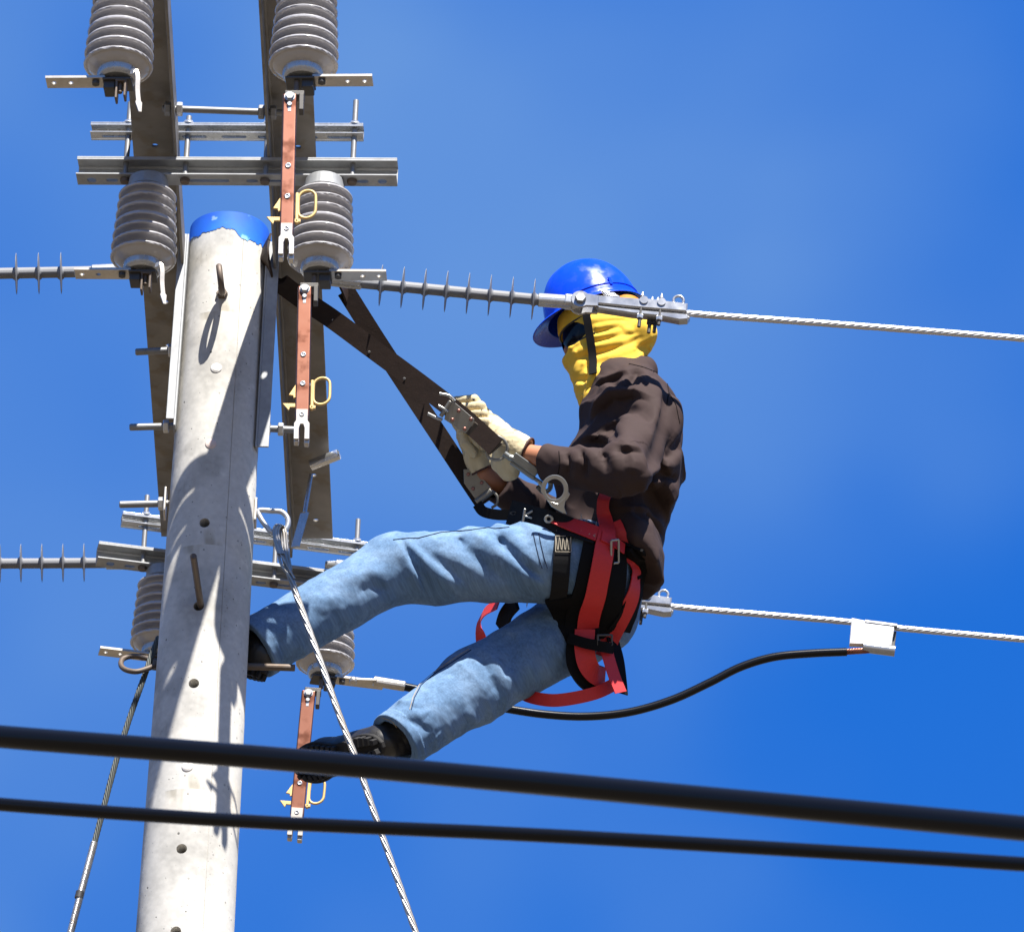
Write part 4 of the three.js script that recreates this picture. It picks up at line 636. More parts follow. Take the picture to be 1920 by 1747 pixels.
{
  let b = bx([hipN, kneeN, ankN, hipF, kneeF, ankF, pelv], 0.17); const jm = part(man, 'jeans', mesh(jeans, b[0], b[1], 0.0042), mDenim, 'faded blue denim jeans');
  b = bx([shN, shF, elN, elF, wrN, wrF, spB, neckB, U(1215, 1110, PZ), U(1285, 860, PZ)], 0.15); part(man, 'jacket', mesh(jacket, b[0], b[1], 0.0042), mJacket, 'brown work jacket');
  b = bx([HP(0.12, -0.1, 0.12), HP(-0.15, 0.06, -0.12), U(1170, 716, -0.37), U(1122, 742, -0.36), U(1096, 780, -0.3)], 0.07); part(man, 'face_wrap', mesh(scarf, b[0], b[1], 0.0032), mScarf, 'yellow cloth wrapped round head and neck');
}
{ // seams: thread lines lying on the cloth
  const line = (f, pts, off = 0.0006) => { const q = []; for (let i = 0; i + 1 < pts.length; i++) for (let k = 0; k < 6; k++) { const h = hit(f, pts[i][0] + (pts[i + 1][0] - pts[i][0]) * k / 6, pts[i][1] + (pts[i + 1][1] - pts[i][1]) * k / 6); if (h) q.push(h.addScaledVector(grad(f, h, 0.004), off)); } return q; };
  const mDark = P({ color: lin(0.02, 0.03, 0.06), roughness: 0.9, specularIntensity: 0.3 }), mTan = P({ color: lin(0.40, 0.30, 0.18), roughness: 0.9, specularIntensity: 0.3 }), mJs = P({ color: lin(0.012, 0.009, 0.009), roughness: 0.9, specularIntensity: 0.2 });
  const seam = (f, pts, r, m) => { const q = line(f, pts); if (q.length > 3) part(man, 'seam', tube(q, r, q.length * 2, 5), m); };
  seam(jeans, [[737, 1012], [765, 1009], [783, 1009], [827, 998], [879, 994], [916, 989], [927, 991], [960, 988]], 0.0016, mDark);
  seam(jeans, [[771, 1330], [777, 1308], [790, 1284], [813, 1264], [850, 1240], [890, 1214]], 0.0014, mDark);
  seam(jeans, [[768, 1330], [774, 1308], [786, 1284], [809, 1263], [846, 1238], [886, 1212]], 0.0009, mTan);
  seam(jeans, [[716, 1345], [735, 1352], [750, 1372], [760, 1396], [764, 1412]], 0.0010, mTan);
  seam(jeans, [[1000, 1000], [1004, 1020], [1010, 1045], [1018, 1070]], 0.0012, mDark); seam(jeans, [[1010, 1000], [1014, 1020], [1020, 1045], [1028, 1070]], 0.0012, mDark);
  seam(jacket, [[1238, 700], [1250, 712], [1254, 735], [1250, 765]], 0.0014, mJs); seam(jacket, [[1180, 682], [1205, 688], [1238, 700]], 0.0012, mJs); seam(jacket, [[1048, 846], [1050, 862], [1048, 880], [1044, 898]], 0.0013, mJs); seam(jacket, [[1254, 735], [1268, 760], [1276, 800]], 0.0012, mJs);
}
const cloth = (x, y, z) => Math.min(jeans(x, y, z), jacket(x, y, z));
{ // knot behind and band under the helmet
  // goggles
  const lens = []; const N = 30; const gp = (a, u, r) => HP((0.114 + r) * Math.cos(a) + 0.004, u - 0.036, (0.092 + r) * Math.sin(a));
  const lg = (a0, a1) => { const P3 = [], I = [], n = 14, m = 8; for (let s = 0; s < 2; s++) for (let i = 0; i <= n; i++) for (let j = 0; j <= m; j++) { const a = a0 + (a1 - a0) * i / n, v = j / m * 2 - 1, hgt = 0.033 * Math.pow(Math.max(0.0, 1 - Math.pow(Math.abs(i / n * 2 - 1), 4)), 0.5); const p = gp(a, v * hgt, s ? -0.004 : 0.003 * (1 - v * v)); P3.push(p.x, p.y, p.z); } const o = (n + 1) * (m + 1); for (let s = 0; s < 2; s++) for (let i = 0; i < n; i++) for (let j = 0; j < m; j++) { const q = s * o + i * (m + 1) + j; s ? I.push(q, q + 1, q + m + 1, q + 1, q + m + 2, q + m + 1) : I.push(q, q + m + 1, q + 1, q + 1, q + m + 1, q + m + 2); } const g = new THREE.BufferGeometry(); g.setAttribute('position', new THREE.Float32BufferAttribute(P3, 3)); g.setIndex(I); g.computeVertexNormals(); return g; };
  const gg = part(man, 'goggles', [0, 1, 2].map(k => { const arr = []; for (let i = 0; i <= 40; i++) { const a = -1.25 + i / 40 * 2.5; arr.push(gp(a, k === 0 ? 0.033 : k === 1 ? -0.032 : 0.018, 0.0)); } return k < 2 ? tube(arr, 0.0032, 60, 8) : tube([gp(1.2, 0.004, 0), gp(1.5, 0.006, 0), HP(-0.03, -0.02, 0.09)], 0.004, 20, 8); }), M({ color: lin(0.02, 0.02, 0.022), roughness: 0.3 }));
  for (const s of [1, -1]) part(gg, 'lens', lg(s * 0.14, s * 1.22), P({ color: lin(0.005, 0.005, 0.006), roughness: 0.12, specularIntensity: 0.5, side: THREE.DoubleSide }), 'dark lens');
  // helmet
  const rf = 0.141, rn = 0.118, ru = 0.170, u0 = 0.046, rings = 30, segs = 72, P3 = [], I = [];
  const dome = (th, ph, off) => { const c = Math.cos(th), s = Math.sin(th), cp = Math.pow(Math.cos(ph), 0.86), sp = Math.sin(ph); let u = ru * sp, r = cp; const ridge = 0.004 * Math.exp(-Math.pow(s * 3.2, 2)) * ss(0.5, 1.0, ph); const back = c < 0 ? 0.006 * cp : 0; return HP((rf + off + back * 0) * r * c, u0 + u + ridge + off, (rn + off) * r * s); };
  const shell = []; const prof = [];
  const brimOut = th => { const c = Math.cos(th); return c > 0 ? 0.010 + 0.042 * Math.pow(Math.max(0, c), 2.2) : 0.010 + 0.004 * -c; };
  const sect = th => { const pts = []; for (let i = 0; i <= rings; i++) pts.push(dome(th, Math.PI / 2 * (1 - i / rings), 0)); const c = Math.cos(th), s = Math.sin(th), bo = brimOut(th), drop = c > 0 ? 0.014 * Math.pow(c, 2) : 0.0; for (const [e, dn] of [[0.25, 0.004], [0.6, 0.006], [0.9, 0.009], [1, 0.012], [0.97, 0.015], [0.8, 0.0125], [0.4, 0.009], [0, 0.008]]) pts.push(HP((rf + bo * e) * c, u0 - dn - drop * e, (rn + bo * e * 0.8) * s)); for (let i = rings; i >= 0; i -= 3) pts.push(dome(th, Math.PI / 2 * (1 - i / rings), -0.004)); return pts; };
  const M0 = sect(0).length; for (let j = 0; j <= segs; j++) for (const p of sect(j / segs * 2 * Math.PI)) P3.push(p.x, p.y, p.z);
  for (let j = 0; j < segs; j++) for (let i = 0; i < M0 - 1; i++) { const a = j * M0 + i; I.push(a, a + 1, a + M0, a + 1, a + M0 + 1, a + M0); }
  let hg = new THREE.BufferGeometry(); hg.setAttribute('position', new THREE.Float32BufferAttribute(P3, 3)); hg.setIndex(I); hg = mergeVertices(hg, 1e-5); hg.computeVertexNormals();
  const tHel = tex(128, (u, v) => 0.34 + 0.34 * ss(0.4, 0.8, pn(u, v, 10, 5, 351)));
  const mHel = P({ color: lin(0.004, 0.055, 0.62), roughness: 0.55, roughnessMap: tHel, map: tex(128, (u, v) => { const sc = ss(0.74, 0.8, pn(u, v, 20, 4, 353)); return [0.9 + 0.1 * sc, 0.9 + 0.1 * sc, 1]; }), specularIntensity: 0.9 }); mHel.userData.metric = 5;
  const hel = part(man, 'helmet', hg, mHel, 'glossy blue hard hat');
  part(hel, 'slot_cover', [0.0].map(() => { const th = Math.PI * 0.62, p = dome(th, 0.16, 0.001), n = HP(Math.cos(th), u0 + 0.1, Math.sin(th)).sub(Hc).normalize(); return rbox(0.009, 0.026, 0.008, 0.002).applyMatrix4(along(p, p.clone().add(HU), n)); }), hel.material);
  const rim = []; for (let j = 0; j <= 60; j++) { const th = Math.PI * (0.30 + 0.62 * j / 60); rim.push(dome(th, 0.10 + 0.03 * Math.sin(j / 60 * Math.PI), 0.0005)); } part(hel, 'rim_bead', tube(rim, 0.0028, 60, 6), hel.material);
  const sp2 = [[1098, 572], [1104, 600], [1109, 640], [1113, 675], [1114, 704]].map(([x, y]) => { const h = hit(scarfBase, x, y) ?? U(x, y, -0.28); return h.add(grad(scarfBase, h, 0.02).multiplyScalar(0.0135)); });
  part(hel, 'chin_strap', ribbon(sp2, sp2.map(p => grad(scarfBase, p, 0.03)), 0.023, 0.003, 30), P({ color: lin(0.005, 0.005, 0.006), specularIntensity: 0.2, roughness: 0.9 }), 'black chin strap');
  part(hel, 'sweat_pad', ribbon([U(1158, 566, -0.27), U(1172, 560, -0.265), U(1188, 562, -0.27), U(1198, 568, -0.29)], [V(-0.2, 0, 1), V(0, 0, 1), V(0.2, 0, 1), V(0.5, 0, 1)], 0.026, 0.004, 20), M({ color: lin(0.75, 0.26, 0.02), roughness: 0.7 }), 'orange pad under the helmet rim');
}
// gloves
const tLeather = tex(256, (u, v) => { const n = pn(u, v, 7, 5, 361), d = ss(0.6, 0.85, pn(u, v, 12, 4, 367)); const k = 0.80 + 0.2 * n - 0.35 * d; return [k, k * 0.96, k * 0.86]; }, true);
const mGlove = M({ color: lin(0.66, 0.60, 0.47), roughness: 0.8, map: rep(tLeather, 5), bumpMap: rep(tLeather, 8), bumpScale: 0.001 });
const mGloveEdge = M({ color: lin(0.05, 0.018, 0.016), roughness: 0.8 });
{
  const chain = (pts, r) => { const q = pts.map(p => U(...p)); const out = []; for (let i = 0; i + 1 < q.length; i++) out.push(rcone(q[i], q[i + 1], r[i], r[i + 1])); return (x, y, z) => { let d = 1; for (const o of out) d = smin(d, o(x, y, z), 0.004); return d; }; };
  const mk = (palm, fingers, bore, cut, pts, name) => { const f = (x, y, z) => { let d = 1; for (const p of palm) d = smin(d, p(x, y, z), 0.02); let fd = 1; for (const q of fingers) fd = Math.min(fd, q(x, y, z)); d = smin(d, fd, 0.004); d -= (fbm(x * 50, y * 60, z * 50, 2) - 0.5) * 0.005; d = Math.max(d, -bore(x, y, z)); return smax(d, cut(x, y, z), 0.003); }; const b = bx(pts.map(p => U(...p)), 0.065); return part(man, name, mesh(f, b[0], b[1], 0.0027), mGlove, 'cream leather work glove'); };
  const wN = U(990, 852, -0.108), kN = U(918, 797, -0.15);
  const g1 = mk([rcone(wN, U(960, 836, -0.115), 0.045, 0.041), rcone(U(960, 836, -0.115), kN, 0.041, 0.031), rcone(U(935, 812, -0.15), U(912, 790, -0.165), 0.032, 0.026), rcone(U(962, 850, -0.125), U(955, 882, -0.165), 0.036, 0.030), rcone(U(950, 838, -0.13), U(938, 868, -0.165), 0.034, 0.028)],
    [chain([[916, 780, -0.18], [888, 748, -0.165], [856, 750, -0.175], [842, 768, -0.185]], [0.0145, 0.0135, 0.012, 0.010]), chain([[920, 788, -0.165], [901, 762, -0.145], [868, 764, -0.16], [850, 780, -0.175]], [0.0145, 0.0138, 0.0125, 0.010]), chain([[922, 797, -0.150], [908, 777, -0.128], [878, 777, -0.145], [862, 792, -0.165]], [0.0145, 0.0135, 0.012, 0.010]), chain([[926, 808, -0.140], [910, 791, -0.116], [886, 789, -0.130], [872, 802, -0.15]], [0.0135, 0.0122, 0.011, 0.009]), chain([[945, 842, -0.16], [905, 835, -0.185], [878, 818, -0.19]], [0.018, 0.0135, 0.011])],
    rcone(wN, U(1030, 872, -0.10), 0.037, 0.045), halfspace(U(988, 848, -0.108), U(1010, 856, -0.105).sub(U(965, 838, -0.112))), [[842, 745, -0.19], [1000, 890, -0.1], [940, 900, -0.17]], 'glove');
  const hemRing = (c, n, r, name, g) => { const x = V(0, 0, 1).addScaledVector(n, -n.z).normalize(), y = n.clone().cross(x), p = []; for (let i = 0; i < 24; i++) { const a = i / 24 * 2 * Math.PI; p.push(c.clone().addScaledVector(x, Math.cos(a) * r).addScaledVector(y, Math.sin(a) * r)); } part(g, name, tube(p, 0.0035, 50, 7, true), mGloveEdge, 'dark bound cuff'); };
  hemRing(U(988, 848, -0.108), U(1010, 856, -0.105).sub(U(965, 838, -0.112)).normalize(), 0.041, 'cuff_binding', g1);
  // knuckle guard marks on the back of the hand
  for (const [x, y] of [[888, 749], [904, 770], [941, 806]]) { const p = U(x, y, -0.12); part(g1, 'rivet', new THREE.SphereGeometry(0.004, 10, 8).translate(p.x, p.y, p.z), M({ color: lin(0.02, 0.02, 0.03), roughness: 0.4 })); }
  const wF = U(910, 886, -0.285);
  const g2 = mk([rcone(wF, U(898, 858, -0.26), 0.042, 0.038), rcone(U(898, 858, -0.26), U(875, 815, -0.23), 0.038, 0.03)],
    [0, 1, 2, 3].map(i => chain([[872 - i * 2, 820 - i * 4, -0.24 + i * 0.016], [856 + i * 4, 795 + i * 3, -0.225 + i * 0.012], [850 + i * 6, 780 + i * 4, -0.20 + i * 0.008], [862 + i * 6, 776 + i * 5, -0.185 + i * 0.006]], [0.014, 0.0132, 0.012, 0.010])).concat([chain([[885, 848, -0.21], [872, 830, -0.19], [868, 812, -0.18]], [0.016, 0.0135, 0.011])]),
    rcone(wF, U(940, 915, -0.31), 0.034, 0.042), halfspace(U(907, 880, -0.28), U(917, 898, -0.29).sub(U(898, 858, -0.265))), [[850, 770, -0.25], [920, 895, -0.18], [900, 880, -0.3]], 'glove');
  hemRing(U(907, 880, -0.28), U(917, 898, -0.29).sub(U(898, 858, -0.265)).normalize(), 0.039, 'cuff_binding', g2);
}
// boots
const mBoot = P({ color: lin(0.016, 0.015, 0.015), roughness: 0.48, clearcoat: 0.15, bumpMap: rep(tLeather, 6), bumpScale: 0.001 }), mSole = P({ color: lin(0.018, 0.017, 0.017), specularIntensity: 0.5, roughness: 0.7 });
function boot(heel, a, n, shaft, name, k = 1) {
  // heel: centre of the heel seat; a: direction to the toe; n: out of the sole
  a = a.clone().normalize(); n = n.clone().addScaledVector(a, -n.dot(a)).normalize(); const s = a.clone().cross(n).normalize(), Q = (x, y, z) => heel.clone().addScaledVector(a, x * k).addScaledVector(n, y * k).addScaledVector(s, z * k);
  const B = [rcone(Q(0.01, -0.05, 0), Q(0.012, -0.06, 0).lerp(shaft, 0.5), 0.040, 0.050), ell(Q(0.0, -0.035, 0), a, n, s, 0.050, 0.048, 0.041), rcone(Q(0.05, -0.05, 0), Q(0.15, -0.028, 0), 0.042, 0.036), ell(Q(0.175, -0.030, 0.002), a, n, s, 0.065, 0.038, 0.048), ell(Q(0.08, -0.03, 0), a, n, s, 0.09, 0.035, 0.038), rcone(Q(0.012, -0.06, 0).lerp(shaft, 0.5), shaft, 0.05, 0.052)];
  const bot = halfspace(Q(0, -0.002, 0), n), f = (x, y, z) => { let d = 1; for (const o of B) d = smin(d, o(x, y, z), 0.025); d -= (k - 1) * 0.04; d -= (fbm(x * 40, y * 40, z * 40, 2) - 0.5) * 0.004; return smax(d, bot(x, y, z), 0.006); };
  const b = bx([Q(-0.05, 0, 0), Q(0.24, 0, 0), Q(0.02, -0.2, 0), Q(0.1, 0, 0.06), Q(0.1, 0, -0.06), shaft], 0.06), o = part(man, name, mesh(f, b[0], b[1], 0.0045), mBoot, 'black leather boot');
  // sole slab and lugs
  const half = x => x < 0.02 ? 0.036 * Math.sqrt(Math.max(0, 1 - Math.pow((0.02 - x) / 0.068, 2))) : x < 0.09 ? 0.036 - 0.006 * Math.sin((x - 0.02) / 0.07 * Math.PI / 2) : x < 0.17 ? 0.030 + 0.018 * sm((x - 0.09) / 0.08) : 0.048 * Math.sqrt(Math.max(0, 1 - Math.pow((x - 0.17) / 0.075, 2)));
  const out = []; for (let i = 0; i <= 30; i++) { const x = -0.047 + i / 30 * 0.29; out.push([x, half(x)]); } for (let i = 30; i >= 0; i--) { const x = -0.047 + i / 30 * 0.29; out.push([x, -half(x)]); }
  const m = basis(a, s, n, Q(0, 0.004, 0)); if (new THREE.Vector3().crossVectors(a, s).dot(n) < 0) m.makeBasis(a, s.clone().negate(), n).setPosition(Q(0, 0.004, 0)); m.scale(V(k, k, k));
  const sole = part(o, 'sole', plate(out, [], 0.013, 0.002).applyMatrix4(m), mSole);
  const lug = (x, z, lx, lz, h, rot = 0) => part(sole, 'lug', rbox(lx, lz, h, 0.0022).rotateZ(rot).translate(x, z, 0.0065 + h / 2 - 0.001).applyMatrix4(m), mSole);
  for (const x of [-0.034, -0.018, -0.002, 0.014, 0.030, 0.046]) { const hw = half(x) - 0.003; for (const sgn of [-1, 1]) lug(x, sgn * hw * 0.62, 0.0105, hw * 0.72, 0.019, sgn * 0.25); }
  for (const x of [0.098, 0.114, 0.130, 0.146, 0.162, 0.178, 0.194, 0.210, 0.226]) { const hw = half(x) - 0.002; for (const k of [-0.72, -0.24, 0.24, 0.72]) lug(x + Math.abs(k) * -0.006, k * hw, 0.0105, hw * 0.38, 0.014, k * 0.5); }
}
{
  const R = EX.clone(), cu = V(0, Math.cos(PITCH), Math.sin(PITCH)), aw = V(0, Math.sin(PITCH), -Math.cos(PITCH)), C3 = (x, y, z) => R.clone().multiplyScalar(x).addScaledVector(cu, y).addScaledVector(aw, z);
  boot(U(694, 1402, -0.27), C3(-0.70, -0.24, 0.67), C3(-0.60, -0.22, -0.77), kneeF.clone().lerp(ankF, 0.62), 'boot', 1.22);
  boot(U(478, 1252, -0.10), C3(-0.72, 0.12, 0.66), C3(-0.25, -0.92, -0.30), kneeN.clone().lerp(ankN, 0.68), 'boot');
}

// ───────────────────────── harness ─────────────────────────
const tWeb = tex(128, (u, v, i, j) => 0.72 + 0.2 * (j % 8 < 4 ? 1 : 0) * 0.6 + 0.16 * pn(u, v, 16, 3, 381));
const mRed = P({ color: lin(0.62, 0.022, 0.026), roughness: 0.6, sheen: 0.4, sheenColor: lin(0.6, 0.1, 0.1), map: rep(tWeb, 20, 24), bumpMap: rep(tWeb, 20, 24), bumpScale: 0.0005 }), mBlackWeb = P({ color: lin(0.012, 0.012, 0.013), specularIntensity: 0.3, roughness: 0.75, map: rep(tWeb, 20, 24), bumpMap: rep(tWeb, 20, 24), bumpScale: 0.0006 });
const mPad = P({ color: lin(0.006, 0.006, 0.007), specularIntensity: 0.25, roughness: 0.85, map: rep(tCloth, 4) }), mStitch = M({ color: lin(0.5, 0.44, 0.34), roughness: 0.8 }), mSteelHW = M({ color: lin(0.46, 0.46, 0.44), metalness: 0.75, roughness: 0.33, map: tGalv });
const har = thing('safety_harness', 'red and black webbing harness round the lineman’s hips and thighs', 'harness', pelv);
function onCloth(pts, off = 0.004) { const out = []; for (const [x, y, z] of pts) { if (z !== undefined) { const p = U(x, y, z); out.push([p, toView(p)]); continue; } const p = hit(cloth, x, y); if (!p) { const q = U(x, y, -0.2); out.push([q, toView(q)]); continue; } const n = grad(cloth, p, 0.03); p.addScaledVector(n, off); out.push([p, n]); } return out; }
function strap(name, pts, w, m, off = 0.005, wf = null, label, thick = 0.003) { const c = []; for (let i = 0; i + 1 < pts.length; i++) { const a = pts[i], b = pts[i + 1], fx = a.length > 2 || b.length > 2; c.push(a); if (!fx) for (const t of [0.33, 0.67]) c.push([a[0] + (b[0] - a[0]) * t, a[1] + (b[1] - a[1]) * t]); } c.push(pts[pts.length - 1]);
  let q = onCloth(c, off); for (let it = 0; it < 2; it++) q = q.map(([p, n], i) => i === 0 || i === q.length - 1 ? [p, n] : [q[i - 1][0].clone().add(q[i + 1][0]).multiplyScalar(0.25).addScaledVector(p, 0.5), q[i - 1][1].clone().add(q[i + 1][1]).multiplyScalar(0.25).addScaledVector(n, 0.5).normalize()]);
  for (const e of q) { const d = cloth(e[0].x, e[0].y, e[0].z); if (d < off * 0.8) e[0].addScaledVector(e[1], off - d); }
  return part(har, name, ribbon(q.map(e => e[0]), q.map(e => e[1]), w, thick, 60, wf), m, label); }
strap('hip_pad', [[1126, 1005], [1118, 1050], [1108, 1100], [1096, 1150], [1086, 1196]], 0.098, mPad, 0.006, null, 'black hip pad under the red strap', 0.008);
strap('seat_pad', [[1184, 1020], [1192, 1055], [1192, 1095], [1178, 1140], [1158, 1180]], 0.085, mPad, 0.006, null, 'black seat pad', 0.008);
strap('under_thigh_pad', [[1046, 1118], [1062, 1150], [1078, 1185], [1086, 1215]], 0.075, mPad, 0.007, null, 'black pad under the thigh', 0.010);
strap('hip_panel', [[1150, 1020], [1154, 1070], [1146, 1120], [1132, 1165], [1122, 1195]], 0.075, mPad, 0.005, null, 'black panel between the red straps', 0.006);
strap('waist_belt', [[955, 960, -0.205], [975, 966, -0.17], [1000, 972, -0.135], [1022, 979, -0.112], [1044, 987, -0.100], [1066, 993], [1090, 1000], [1112, 1006]], 0.070, mBlackWeb, 0.013, null, 'black waist belt');
strap('waist_band', [[1042, 984], [1065, 991], [1090, 998], [1116, 1008]], 0.052, mRed, 0.018, null, 'red webbing on the waist belt');
strap('thigh_strap', [[1058, 1000], [1054, 1030], [1052, 1065], [1049, 1100], [1044, 1130]], 0.048, mBlackWeb, 0.008, null, 'black thigh strap with a stitched box');
strap('hip_strap', [[1140, 932], [1136, 965], [1132, 1000], [1127, 1040], [1118, 1090], [1107, 1140], [1097, 1190]], 0.060, mRed, 0.018, u => 0.62 + 0.38 * ss(0.15, 0.5, u), 'long red strap over the hip');
strap('back_strap', [[1150, 990], [1165, 1012], [1178, 1038], [1186, 1070], [1176, 1110], [1162, 1150, -0.33], [1144, 1200, -0.36], [1132, 1232, -0.38]], 0.050, mRed, 0.017, null, 'red strap down the back of the thigh');
strap('back_pad', [[1178, 1020], [1190, 1050], [1192, 1082]], 0.066, mPad, 0.016, null, 'black sleeve on the back strap', 0.012);
strap('loop_keeper', [[1122, 1012], [1140, 1020], [1160, 1034]], 0.034, mRed, 0.022);
{ // padded leg loop, free hanging webbing
  const v = p => toView(p), free = (name, pts, w, m, nrm, label, thick = 0.003, wf) => { const q = pts.map(p => U(...p)); return part(har, name, ribbon(q, q.map((p, i) => (nrm ? nrm(i / (q.length - 1)) : v(p))), w, thick, 50, wf), m, label); };
  free('leg_pad', [[1098, 1170, -0.31], [1090, 1205, -0.32], [1090, 1240, -0.34], [1104, 1266, -0.37], [1128, 1278, -0.42]], 0.082, mPad, t => V(-0.1 + t * 0.5, -0.35, 1), 'black padded leg loop', 0.014);
  free('leg_loop', [[1097, 1180, -0.298], [1096, 1215, -0.308], [1102, 1245, -0.328], [1116, 1264, -0.36], [1134, 1270, -0.40]], 0.056, mRed, t => V(-0.1 + t * 0.5, -0.35, 1), 'red leg loop over the pad', 0.004);
  free('keeper_band', [[1066, 1196, -0.30], [1095, 1205, -0.285], [1128, 1212, -0.29], [1150, 1216, -0.32]], 0.03, mPad, null, null, 0.006);
  free('strap_tail', [[1134, 1205, -0.32], [1142, 1236, -0.33], [1152, 1268, -0.34], [1164, 1298, -0.35]], 0.040, mRed, t => V(0.5, 0, 0.9), 'loose red strap tail', 0.003);
  free('tail_sleeve', [[1148, 1196, -0.36], [1158, 1232, -0.36], [1163, 1268, -0.36], [1166, 1300, -0.36]], 0.042, mPad, t => V(0.6, 0, 0.8), null, 0.004);
  free('hanging_loop', [[1150, 1284, -0.40], [1120, 1298, -0.38], [1080, 1308, -0.37], [1040, 1313, -0.37], [1005, 1309, -0.40], [972, 1296, -0.48], [950, 1280, -0.6], [925, 1255, -0.72], [905, 1210, -0.78], [900, 1175, -0.74], [908, 1148, -0.66], [935, 1132, -0.58]], 0.036, mRed, t => t < 0.45 ? V(0, -0.55, 0.8) : V(-0.5, 0.1, 0.9), 'red webbing loop hanging under the far thigh', 0.003);
  free('far_leg_pad', [[968, 1128, -0.55], [950, 1150, -0.6], [940, 1180, -0.66]], 0.05, mPad, t => V(-0.3, 0, 1), null, 0.01);
}
function camFrame(px, py, z, tx = 0, ty = 0) { const p = U(px, py, z), m = new THREE.Matrix4().extractRotation(camInv); m.multiply(new THREE.Matrix4().makeRotationFromEuler(new THREE.Euler(tx, ty, 0))); return [m.setPosition(p), mpp(p)]; }
const pxPoly = (pts, cx, cy, q) => { const o = pts.map(([x, y]) => [(x - cx) * q, -(y - cy) * q]); return THREE.ShapeUtils.isClockWise(o.map(a => new THREE.Vector2(...a))) ? o.reverse() : o; };
{ // buckles, eyelets, stitching
  let p, [m, q] = camFrame(1029, 973, -0.100);
  part(har, 'eyelet', new THREE.TorusGeometry(0.0095, 0.0042, 10, 26).scale(1, 0.9, 0.7).applyMatrix4(m), mSteelHW);
  [m, q] = camFrame(985, 968, -0.142);
  part(har, 'belt_buckle', [rbox(0.008, 0.044, 0.008, 0.003).rotateZ(-0.15).translate(-0.004, 0, 0), rbox(0.024, 0.007, 0.007, 0.003).rotateZ(0.5).translate(0.011, 0.010, 0), rbox(0.022, 0.006, 0.006, 0.0025).rotateZ(-0.3).translate(0.009, -0.002, 0.004), rbox(0.03, 0.006, 0.006, 0.0025).rotateZ(-0.5).translate(0.012, -0.026, 0)].map(g => g.applyMatrix4(m)), mSteelHW);
  [m, q] = camFrame(963, 962, -0.185); part(har, 'eyelet', new THREE.TorusGeometry(0.008, 0.003, 8, 22).scale(1, 0.5, 0.7).applyMatrix4(m), mDarkSteel);
  // stitched box on the thigh strap, zigzag on the waist band
  const st = (list, off) => list.map(pts => { const s = pts.map(([x, y]) => { const h = hit(cloth, x, y), n = grad(cloth, h, 0.03); return h.addScaledVector(n, off); }); return tube(s, 0.0008, 4 * s.length, 4); });
  const zig = []; for (let i = 0; i <= 8; i++) zig.push([1042 + i * 3.4, i % 2 ? 1035 : 1011]);
  part(har, 'stitching', st([[[1041, 1009], [1070, 1009]], [[1041, 1036], [1070, 1036]], [[1041, 1009], [1041, 1036]], [[1070, 1009], [1070, 1036]], zig], 0.0108), mStitch);
  const zg2 = []; for (let i = 0; i <= 6; i++) zg2.push([1090 + i * 4, (i % 2 ? 1008 : 980) + i * 1.5]); part(har, 'stitching', st([[[1089, 976], [1088, 1004]], zg2], 0.0210), mStitch);
  p = hit(cloth, 1155, 1035);[m, q] = camFrame(1153, 1034, p.z + 0.03, 0.2, 0.5);
  const fr = []; for (const [x, y] of [[-8, 22], [8, 22], [8, -22], [-8, -22]]) fr.push(V(x * q, y * q, 0)); part(har, 'slide_buckle', ['a', 'b', 'c', 'd'].map((_, i) => rod(fr[i], fr[(i + 1) % 4], 0.0035).applyMatrix4(m)), mSteelHW);
  [m, q] = camFrame(1134, 1200, -0.29, 0, 0.6); part(har, 'slide_buckle', [rbox(0.05, 0.006, 0.005, 0.002).translate(0, 0.014, 0), rbox(0.05, 0.006, 0.005, 0.002).translate(0, -0.014, 0), rbox(0.006, 0.03, 0.005, 0.002).translate(-0.024, 0, 0), rbox(0.006, 0.03, 0.005, 0.002).translate(0.024, 0, 0)].map(g => g.applyMatrix4(m)), mDarkSteel);
  // D ring with its triangular root, standing off the hip
  [m, q] = camFrame(1042, 925, -0.045);
  const ring = []; for (let i = 0; i <= 32; i++) { const a = -0.95 + i / 32 * (Math.PI * 2 - 1.15); ring.push([1040 + 26 * Math.cos(a), 920 - 29 * Math.sin(a)]); }
  const sh = new THREE.Shape(pxPoly([...Array(40)].map((_, i) => { const a = i / 40 * 2 * Math.PI; return [1040 + 25 * Math.cos(a) + (Math.sin(a) < -0.3 ? 4 : 0), 918 - 27 * Math.sin(a)]; }), 1042, 925, q).map(a => new THREE.Vector2(...a)));
  const hole = new THREE.Path(pxPoly([...Array(32)].map((_, i) => { const a = i / 32 * 2 * Math.PI; return [1040 + 18 * Math.cos(a), 917 - 20 * Math.sin(a)]; }), 1042, 925, q).map(a => new THREE.Vector2(...a))); sh.holes.push(hole);
  const rg = new THREE.ExtrudeGeometry(sh, { depth: 0.004, bevelEnabled: true, bevelThickness: 0.0015, bevelSize: 0.0015, bevelSegments: 2 });
  part(har, 'd_ring', [rg, plate(pxPoly([[1026, 938], [1046, 944], [1062, 930], [1058, 950], [1063, 964], [1055, 962], [1034, 950]], 1042, 925, q), [], 0.007, 0.0015).translate(0, 0, 0.003)].map(g => g.applyMatrix4(m)), mSteelHW);
  part(har, 'ring_tab', strap('ring_tab_base', [[1030, 945], [1036, 958], [1042, 972]], 0.034, mBlackWeb, 0.014).geometry.clone(), mBlackWeb); har.remove(har.children[har.children.length - 2]);
}

